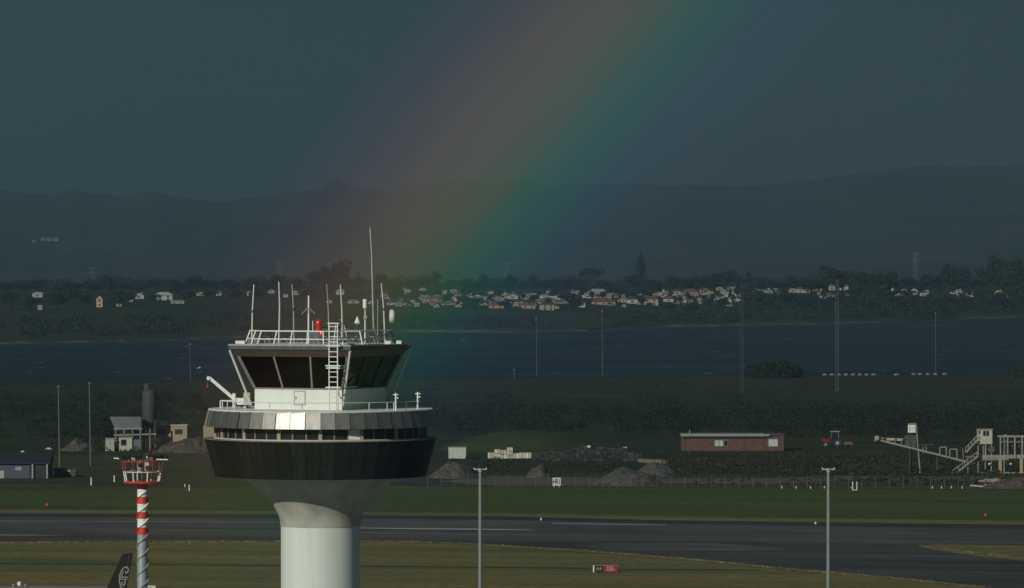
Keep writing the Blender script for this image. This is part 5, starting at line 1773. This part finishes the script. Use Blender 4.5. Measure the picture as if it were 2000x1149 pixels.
# sign on tall posts
og = org8(940)
t = thing('site_sign', og, 'white site sign on tall leaning timber posts above the conveyor', 'sign')
MB().box((P8(902, 287, -.5, og)), (73 * PSc / 5, .1, 77 * PSc / 5)).build('board', 'signwhite', t)
MB().box((P8(884, 287, -.56, og)), (10 * PSc / 5, .03, 40 * PSc / 5)).box(P8(915, 290, -.56, og), (30 * PSc / 5, .03, 5 * PSc / 5)).box(P8(915, 276, -.56, og), (30 * PSc / 5, .03, 4 * PSc / 5)).build('faded_print', 'pillar', t)
q = P8(985, 775, -.3, og); q.z = 0
MB().cyl(q, P8(945, 235, -.3, og), .16, .13, 8).build('post', 'plant', t)
q = P8(885, 760, -.3, og); q.z = 0
MB().cyl(q, P8(888, 325, -.3, og), .13, .11, 8).build('post', 'plantdk', t)
MB().bar(P8(870, 237, -.4, og), P8(945, 237, -.4, og), .15).build('top_bar', 'plant', t)
MB().box(P8(890, 415, -.2, og), (108 * PSc / 5, .15, 128 * PSc / 5)).build('grey_panel', 'plantdk', t)

# inclined conveyor
og = org8(1100)
t = thing('conveyor', og, 'long inclined conveyor with pale truss and raised head at its left end', 'conveyor')
for dy_ in (-.6, .6):
    MB().bar(P8(600, 402, dy_, og), P8(1560, 640, dy_, og), .2, .35).build('truss_beam', 'plant', t)
    MB().bar(P8(600, 378, dy_, og), P8(840, 385, dy_, og), .14).build('upper_rail', 'plant', t)
MB().bar(P8(580, 396, 0, og), P8(1560, 634, 0, og), 1.0, .08).build('belt', 'dark', t)
MB().cyl(P8(562, 378, -.7, og), P8(562, 378, .7, og), .5, n=16).build('head_drum', 'plant', t)
MB().bar(P8(548, 395, 0, og), P8(540, 410, 0, og), .9, .2).build('chute', 'plant', t)
for x0, y0, y1 in ((615, 378, 400), (680, 382, 418), (740, 384, 435), (800, 386, 450)):
    MB().bar(P8(x0, y0, -.6, og), P8(x0, y1, -.6, og), .12).build('rail_post', 'plant', t)
MB().box(P8(695, 393, -.7, og), (75 * PSc / 5, .08, 18 * PSc / 5)).box(P8(785, 397, -.7, og), (55 * PSc / 5, .08, 16 * PSc / 5)).build('side_guard', 'sill', t)
for x0, y0, x1, y1 in ((1178, 468, 1240, 575), (1275, 488, 1345, 600)):
    MB().tube([P8(x0, y1 - 25, -.7, og), P8(x0, y0, -.7, og), P8(x1, y0, -.7, og), P8(x1, y1, -.7, og)], .13).build('portal_frame', 'plant', t)
MB().bar(P8(960, 442, -.6, og), P8(1120, 440, -.6, og), .12).build('walkway_rail', 'plantdk', t)
for x0, y0 in ((1040, 452), (1400, 480), (1010, 460)):
    MB().bar(P8(x0, y0, -.7, og), P8(x0 + 8, y0 + 70 + (30 if x0 > 1300 else 0), -.7, og), .14).build('rail_post', 'plant', t)
for x0, y0 in ((900, 476), (1150, 536), (1400, 598)):
    q = P8(x0, y0, .3, og); b_ = q.copy(); b_.z = 0
    MB().bar(b_, q, .22).build('support_leg', 'plantdk', t)

# operator cabin on stilts with stairs
og = org8(1610)
t = thing('operator_cabin', og, 'cream cabin on stilts with long open stairs at the gravel plant', 'cabin')
cb = MB().box(P8(1613, 365, 0, og), (140 * PSc / 5, 2.6, 140 * PSc / 5)).build('cabin', 'plantcab', t)
MB().box(P8(1613, 292, 0, og), (150 * PSc / 5, 2.9, 8 * PSc / 5)).build('cabin_roof', 'plant', cb)
MB().box(P8(1628, 333, -1.32, og), (56 * PSc / 5, .06, 48 * PSc / 5)).build('window', 'window', cb)
MB().bar(P8(1628, 310, -1.36, og), P8(1628, 356, -1.36, og), .1).build('window_bar', 'plantcab', cb)
MB().box(P8(1563, 322, -1.32, og), (14 * PSc / 5, .06, 34 * PSc / 5)).build('side_window', 'window', cb)
for x0 in (1550, 1620, 1678):
    for dy_ in (-1.1, 1.1):
        q = P8(x0, 435, dy_, og); b_ = q.copy(); b_.z = 0
        MB().bar(b_, q, .2).build('stilt', 'plant', t)


def stair(p0, p1, w, n_, nm, base_z=None):
    s1 = MB()
    for dy_ in (-w, w):
        a, b = p0 + Vector((0, dy_, 0)), p1 + Vector((0, dy_, 0))
        s1.bar(a, b, .12, .26)
        s1.bar(a + Vector((0, 0, 1.0)), b + Vector((0, 0, 1.0)), .08)
        for k in range(5):
            q_ = a.lerp(b, k / 4)
            s1.bar(q_, q_ + Vector((0, 0, 1.0)), .07)
    so = s1.build(nm, 'plant', t)
    tr_ = MB().box((0, 0, 0), (.32, w * 2, .06)).mesh('tread')
    for k in range(n_):
        put('tread', tr_, 'plant', so, p0.lerp(p1, (k + .5) / n_))


q = P8(1300, 745, -1.6, og)
stair(q, P8(1540, 562, -1.6, og), .5, 14, 'lower_stair')
stair(P8(1440, 540, -1.6, og) if False else P8(1430, 520, -1.6, og), P8(1545, 395, -1.6, og), .45, 9, 'upper_stair')
MB().box(P8(1490, 562, -1.0, og), (120 * PSc / 5, 2.0, .15)).build('landing', 'plant', t)
MB().bar(P8(1450, 565, -1.6, og), Vector((P8(1450, 565, -1.6, og).x, -1.6, 0)), .18).build('landing_leg', 'plant', t)

# hopper frame
og = org8(1880)
t = thing('hopper_frame', og, 'big aggregate hopper frame with pale columns at the right edge', 'hopper')
colx = (1768, 1838, 1908, 1980, 2052, 2124)
for dy_ in (-1.5, 1.5):
    MB().bar(P8(1740, 362, dy_, og), P8(2150, 362, dy_, og), .22, .4).build('top_beam', 'plant', t)
    MB().bar(P8(1590, 562, dy_, og), P8(2150, 558, dy_, og), .25, .75).build('floor_beam', 'plant', t)
    for x0 in colx:
        MB().bar(P8(x0, 366, dy_, og), P8(x0, 545, dy_, og), .28).build('column', 'plant', t)
for x0, x1 in zip(colx, colx[1:]):
    hp = MB()
    a = [P8(x0 + 9, 400, -1.2, og), P8(x1 - 9, 400, -1.2, og), P8(x1 - 9, 400, 1.2, og), P8(x0 + 9, 400, 1.2, og)]
    xm = (x0 + x1) / 2
    b = [P8(xm - 10, 500, -.3, og), P8(xm + 10, 500, -.3, og), P8(xm + 10, 500, .3, og), P8(xm - 10, 500, .3, og)]
    hp.add(a + b, [(0, 1, 5, 4), (1, 2, 6, 5), (2, 3, 7, 6), (3, 0, 4, 7), (4, 5, 6, 7)])
    hp.build('bin', 'plantdk', t)
    MB().bar(P8(x0, 420, -1.55, og), P8(x1, 412, -1.55, og), .12).build('brace', 'plant', t)
MB().bar(P8(1590, 590, -1.6, og), P8(1850, 588, -1.6, og), .2, .22).build('lower_beam', 'plant', t)
for x0 in (1765, 1972, 2110):
    for dy_ in (-1.3, 1.3):
        q = P8(x0, 575, dy_, og)
        MB().bar((q.x, dy_, 0), q, .62).build('pier', 'pillar', t)
MB().bar(P8(1550, 720, -1.4, og), P8(2150, 718, -1.4, og), .3, .35).build('base_beam', 'plant', t)
MB().cyl(P8(1680, 490, -1.4, og), P8(1680, 490, -1.1, og), .7, n=20).build('drive_wheel', 'plantdk', t)
for x0, y0 in ((1662, 632), (1870, 632)):
    MB().lathe([(.05, -.22), (.2, -.15), (.26, 0), (.2, .15), (.05, .22)], 12, P8(x0, y0, -1.5, og)).build('lamp_globe', 'signwhite', t, smooth_=True)
for x0 in (1625, 1600):
    MB().bar(P8(x0, 450, -1.4, og), P8(x0, 545, -1.4, og), .16).build('column', 'plant', t)
og = org8(1805)
t = thing('plant_lamp_post', og, 'thin grey lamp post in front of the hopper frame', 'lamp post')
q = P8(1805, 350, -6, og)
MB().cyl((q.x, -6, 0), q, .1, .07, 8).build('column', 'galv', t)
MB().bar(q, q + Vector((.5, -.2, .12)), .2, .1).build('lamp_head', 'sill', t)
# timber and scrap heap
rr = random.Random(8)
for j in range(12):
    x, y = 1925 + j * 6.5 + rr.uniform(-2, 2), 949 + rr.uniform(-5, 3)
    b = gnd(x, y)
    a_ = rad(rr.uniform(-25, 25))
    L2 = rr.uniform(1.5, 3.5)
    zc = .35 + .25 * (j % 3)
    tl = thing('timber_offcut', (b.x, b.y, 0), f'scrap timber in the heap below the hopper, {ordinal(j)} from the left', 'timber', 'scrap timbers at the right edge')
    MB().bar((-L2, 0, zc), (L2, .4, zc + L2 * math.tan(a_) * .5), .3, .28).build('beam', ['sill', 'plant', 'pillar'][j % 3], tl)
    MB().bar((-L2 * .6, .3, .0), (-L2 * .5, .3, zc), .25).bar((L2 * .5, .3, 0), (L2 * .5, .3, zc), .25).build('prop', 'plantdk', tl)
heap('scrap_heap', 1915, 2060, 936, 955, 'rubble', 'dark scrap heap below the hopper at the right edge', 6, 15, .35)

# ================================================================== BATCHING PLANT AT THE LEFT
def Z4(X, Y):
    return X / 3.962, 720 + Y / 3.962


BD = gnd(230, 881).y
BSc = BD * 1e-4


def P4(X, Y, dy, og_):
    q_ = at(*Z4(X, Y), BD + dy)
    return Vector((q_.x - og_.x, dy, q_.z))


def org4(X):
    q_ = at(*Z4(X, 600), BD)
    return Vector((q_.x, BD, 0))


M['silo'] = mat('silo_grey', (.05, .052, .056), .7, var=.2, scale=.5, stretch=(1, 1, .2))
og = org4(1138); dyb = 8
t = thing('cement_silo', og + Vector((0, dyb, 0)), 'tall grey cement silo on legs behind the white huts', 'silo')
R_ = 14.2 * BSc
z0_, z1_ = P4(1138, 412, 0, og).z, P4(1138, 192, 0, og).z
MB().lathe([(R_ * .25, z0_ - 2.2), (R_, z0_), (R_, z1_), (R_ * .9, z1_ + .35), (R_ * .2, z1_ + .7)], 28).build('barrel', 'silo', t, smooth_=True)
for k in range(3):
    zz = z0_ + (z1_ - z0_) * (k + .5) / 3
    MB().lathe([(R_ + .03, zz), (R_ + .06, zz + .1), (R_ + .03, zz + .2)], 28).build('hoop', 'silo', t)
MB().box((P4(1115, 160, 0, og).x, 0, (P4(0, 192, 0, og).z + P4(0, 122, 0, og).z) / 2), (9 * BSc, 1.2, P4(0, 122, 0, og).z - P4(0, 192, 0, og).z)).build('filter_stack', 'silo', t)
for sx in (-1, 1):
    for sy in (-1, 1):
        MB().bar((sx * R_ * .8, sy * R_ * .8, 0), (sx * R_ * .8, sy * R_ * .8, z0_ + .3), .28).build('leg', 'plantdk', t)
M['bindim'] = mat('bin_grey_sheet', (.15, .17, .175), .7, var=.15, scale=.5)
og = org4(960)
t = thing('aggregate_bin', og + Vector((0, 4, 0)), 'pale grey flared aggregate bin above the white huts', 'bin')
a = [P4(838, 377, -1.5, og), P4(1082, 377, -1.5, og), P4(1082, 377, 1.5, og), P4(838, 377, 1.5, og)]
b = [P4(878, 468, -.8, og), P4(1082, 468, -.8, og), P4(1082, 468, .8, og), P4(878, 468, .8, og)]
MB().add(a + b, [(1, 0, 4, 5), (2, 1, 5, 6), (3, 2, 6, 7), (0, 3, 7, 4), (4, 7, 6, 5)]).build('hopper', 'bindim', t)
MB().bar(P4(870, 472, -1, og), P4(1090, 470, -1, og), .25, .3).bar(P4(870, 520, -1, og), P4(1200, 512, -1, og), .2, .3).build('frame_beam', 'plant', t)
for X in (885, 950, 1015, 1075, 1150):
    q = P4(X, 470, -1, og)
    MB().bar((q.x, -1, 0), q, .2).build('leg', 'plant', t)
M['hutgrey'] = mat('hut_grey_wall', (.34, .35, .32), .7, var=.1)
g0 = gnd(214.5, 881.5)
t = thing('site_hut', g0, 'small pale grey hut left of the cream hut', 'hut', 'huts at the left')
MB().box((0, 1.2, 12 * BSc), (17 * BSc, 2.4, 24 * BSc)).build('wall', 'hutgrey', t)
MB().box((0, 1.2, 24.6 * BSc), (18.5 * BSc, 2.7, 1.2 * BSc)).build('roof', 'grey', t)
MB().bar((0, -.02, 1 * BSc), (0, -.02, 23 * BSc), .1).build('wall_joint', 'grey', t)
g0 = gnd(245, 881)
t = thing('site_hut', g0, 'cream hut with a dark window and lean-to at its right', 'hut', 'huts at the left')
MB().box((0, 1.3, 13 * BSc), (26 * BSc, 2.6, 26 * BSc)).build('wall', 'plantcab', t)
MB().box((0, 1.3, 26.6 * BSc), (28 * BSc, 3, 1.2 * BSc)).build('roof', 'plant', t)
w_ = MB().box((-3.6 * BSc, -.03, 16.8 * BSc), (10.5 * BSc, .1, 11 * BSc)).build('window', 'window', t)
MB().bar((-9 * BSc, -.08, 22.5 * BSc), (1.8 * BSc, -.08, 22.5 * BSc), .1).bar((-9 * BSc, -.08, 11 * BSc), (1.8 * BSc, -.08, 11 * BSc), .1).build('frame', 'plant', w_)
MB().box((22 * BSc, 1.5, 11 * BSc), (17 * BSc, 2, 22 * BSc)).build('lean_to', 'bluegrey', t)
og = org4(1318)
t = thing('concrete_shed', og + Vector((0, 12, 0)), 'tan shed with two dark openings behind the rubble', 'shed')
zt = P4(1318, 442, 12, og).z
MB().box((0, 2, zt / 2), (205 / 3.962 * BSc * 1.01, 4, zt)).build('wall', 'pillar', t)
MB().box((0, 2, zt + .1), (212 / 3.962 * BSc * 1.01, 4.4, .25)).build('roof', 'sill', t)
for X0, X1 in ((1225, 1282), (1352, 1412)):
    a, b = P4(X0, 508, 12, og), P4(X1, 470, 12, og)
    MB().box(((a.x + b.x) / 2, -.02, (a.z + b.z) / 2), (b.x - a.x, .1, b.z - a.z)).build('opening', 'dark', t)
og = org4(1600)
t = thing('concrete_wall_block', og + Vector((0, 10, 0)), 'tan block at the left edge of the black drum, behind rubble', 'block')
MB().box((0, 0, P4(0, 450, 10, og).z / 2), (90 / 3.962 * BSc, 2, P4(0, 450, 10, og).z)).build('wall', 'pillar', t)
MB().box((0, 0, P4(0, 450, 10, og).z + .06), (95 / 3.962 * BSc, 2.2, .12)).build('coping', 'sill', t)

# blue-grey shed at the left edge
g0 = gnd(48, 934.5); s_ = g0.y * 1e-4
M['shedwall'] = mat('shed_blue_grey', (.058, .072, .092), .7, var=.12, scale=.6)
M['shedroof'] = mat('shed_dark_roof', (.016, .02, .028), .6, var=.15)
t = thing('equipment_shed', g0, 'blue-grey shed with dark sloping roof at the left edge', 'shed')
MB().box((-32 * s_, 4, 15 * s_), (160 * s_, 8, 30 * s_)).build('wall', 'shedwall', t)
zr = 30 * s_
MB().add([(-112 * s_, -.6, zr), (50 * s_, -.6, zr), (50 * s_, 4.2, zr + 2.0), (-112 * s_, 4.2, zr + 2.0), (50 * s_, 9, zr), (-112 * s_, 9, zr), (-112 * s_, -.6, zr - .15), (50 * s_, -.6, zr - .15)],
         [(0, 1, 2, 3), (3, 2, 4, 5), (6, 7, 1, 0), (1, 4, 2), (0, 3, 5)]).build('roof', 'shedroof', t)
MB().box((-44.5 * s_, -.03, 7.5 * s_), (9 * s_, .1, 15 * s_)).build('white_door', 'hutgrey', t)
for x in (16, 44.5):
    MB().bar((x * s_, -.4, 0), (x * s_, -.4, zr), .3).build('post', 'grey', t)
MB().box((30.5 * s_, -.03, 13 * s_), (25 * s_, .1, 26 * s_)).build('bay_opening', 'dark', t)
MB().box((12 * s_, -.03, 13 * s_), (6 * s_, .1, 26 * s_)).build('doorway', 'dark', t)
MB().box((-12 * s_, -.05, 19 * s_), (12 * s_, .08, 7 * s_)).build('window', 'grey', t)
g0 = gnd(127, 932); s_ = g0.y * 1e-4
t = thing('skip_bin', g0, 'dark skip with a small white plate right of the shed', 'skip')
MB().box((0, .8, 8.5 * s_), (40 * s_, 1.8, 15 * s_), taper=1.1).build('body', 'plantdk', t)
MB().box((0, .8, 16.3 * s_), (46 * s_, 2.1, 1.0 * s_)).build('rim', 'dark', t)
MB().box((4 * s_, -.2, 12 * s_), (11 * s_, .08, 3.4 * s_)).build('plate', 'hutgrey', t)
M['darkpole'] = mat('tall_pole_grey', (.12, .125, .12), .7, var=.2)
for j, (x, yt, yb, lb) in enumerate(((116.5, 755, 912, 'left one of two tall plain poles behind the shed'), (177, 748, 910, 'right one of two tall plain poles behind the shed'))):
    g0 = gnd(x, yb)
    q = at(x - 2.5, yt, g0.y)
    t = thing('tall_pole', g0, lb, 'pole', 'tall plain poles at the left')
    MB().cyl((0, 0, 0), (q.x - g0.x, 0, q.z), .16, .11, 8).build('column', 'darkpole', t)
    MB().bar((q.x - g0.x - .3, 0, q.z), (q.x - g0.x + .3, 0, q.z), .1).build('cap', 'grey', t)
for j, (x, y) in enumerate(((44, 884), (95, 878))):
    g0 = gnd(x, y); s_ = g0.y * 1e-4
    t = thing('tarp_bundle', g0, ['small white tarp bundle above the shed roof ridge', 'pale tarp bundle between the two tall poles and the shed'][j], 'bundle', 'pale bundles behind the shed')
    MB().box((0, 0, 1.6 * s_), ((6 + 3 * j) * s_, .8, 3.2 * s_), taper=.6).build('cover', 'white', t)
    MB().box((0, 0, .1), ((8 + 6 * j) * s_, 1, .2)).build('pallet', 'pillar', t)

# ================================================================== SHORE MASTS AND WHITE OBJECTS
M['polegrey'] = mat('pole_grey', (.11, .12, .118), .6, var=.15)


def lattice(x, yt, yb, w, label, m_='polegrey'):
    g0 = gnd(x, yb); s_ = g0.y * 1e-4
    H = at(x, yt, g0.y).z
    t = thing('lattice_mast', g0, label, 'mast', 'lattice masts near the shore')
    hw = w * s_ / 2
    legs = [(hw * math.cos(a), hw * math.sin(a)) for a in (rad(210), rad(330), rad(90))]
    for lx, ly in legs:
        MB().bar((lx, ly, 0), (lx, ly, H), .10).build('leg', m_, t)
    b_ = MB()
    n_ = int(H / 1.4)
    for k in range(n_):
        for i in range(3):
            p_, q_ = legs[i], legs[(i + 1) % 3]
            if k % 2: p_, q_ = q_, p_
            b_.bar((p_[0], p_[1], H * k / n_), (q_[0], q_[1], H * (k + 1) / n_), .07)
    b_.build('lacing', m_, t)


lattice(1634, 545, 766, 6.5, 'tall pale lattice mast right of the domed shore tree')
lattice(1448.5, 556, 768, 6, 'tall faint lattice mast left of the domed shore tree', 'plantdk')
for x, yt, yb, lb in ((1048.5, 622, 736, 'thin pale pole over the water, left of the pair by the tower'), (1177, 608, 738, 'taller thin pale pole over the water right of centre'), (1828, 612, 734, 'thin pale pole over the water at far right'),
                      (372, 672, 745, 'thin dark pole over the water left of the tower cab'), (1005, 722, 741, 'short pale pole at the near shore right of the tower')):
    g0 = gnd(x, yb)
    H = at(x, yt, g0.y).z
    t = thing('shore_pole', g0, lb, 'pole', 'thin poles along the near shore')
    MB().cyl((0, 0, 0), (-.2, 0, H), .11, .08, 7).build('column', 'polegrey', t)
    MB().box((-.2, 0, H), (.5, .5, .3)).build('cap', 'grey', t)
M['baledim'] = mat('bale_wrap', (.17, .18, .18), .7, var=.15)
xsb = [1611, 1625, 1639, 1652.5, 1666, 1679.5, 1693, 1706.5, 1751, 1784.5, 1797, 1812, 1827, 1845]
for j, x in enumerate(xsb):
    g0 = gnd(x, 734.0 - (j > 8) * 1.0)
    s_ = g0.y * 1e-4
    w = 4.6 + (1.6 if j == 8 else 0) + .5 * math.sin(j * 2.1)
    t = thing('wrapped_bale', g0, f'low white rounded bale along the near shoreline, {ordinal(j)} from the left', 'bale', 'white bales along the near shore')
    vs, fs = [], []
    for k, (dx, rr_) in enumerate(((-w, .25), (-w * .8, .7), (-w * .3, .98), (w * .3, 1), (w * .8, .72), (w, .25))):
        for i in range(10):
            a = 2 * math.pi * i / 10
            vs.append((dx * s_, rr_ * 2.9 * s_ * math.cos(a), 2.0 * s_ + rr_ * 2.4 * s_ * math.sin(a)))
    for k in range(5):
        for i in range(10):
            fs.append((k * 10 + i, k * 10 + (i + 1) % 10, (k + 1) * 10 + (i + 1) % 10, (k + 1) * 10 + i))
    fs += [tuple(range(10))[::-1], tuple(range(50, 60))]
    MB().add(vs, fs).build('wrap', 'baledim', t, smooth_=True)
    MB().box((0, 0, .1), (w * 1.6 * s_, .6, .3)).build('chock', 'plantdk', t)

# gull over the water left of the cab
q = at(388, 719, 640)
M['gull'] = mat('gull_white', (.55, .56, .55), .7, var=.1)
bird = tag(MB().lathe([(.01, -.26), (.05, -.2), (.075, -.05), (.07, .08), (.045, .2), (.012, .28)], 10).build('gull', 'gull', loc=q, smooth_=True), 'pale gull gliding over the water left of the cab', 'bird')
bird.rotation_euler = (rad(80), 0, rad(60))
for sy in (-1, 1):
    MB().add([(sy * .04, -.02, .10), (sy * .30, .14, .08), (sy * .68, .05, -.04), (sy * .28, .12, -.08), (sy * .04, -.02, -.08)], [(0, 1, 3, 4), (1, 2, 3)]).add([(sy * .04, -.035, .10), (sy * .30, .125, .08), (sy * .68, .045, -.04), (sy * .28, .105, -.08), (sy * .04, -.035, -.08)], [(4, 3, 1, 0), (3, 2, 1)]).build('wing', 'gull', bird)
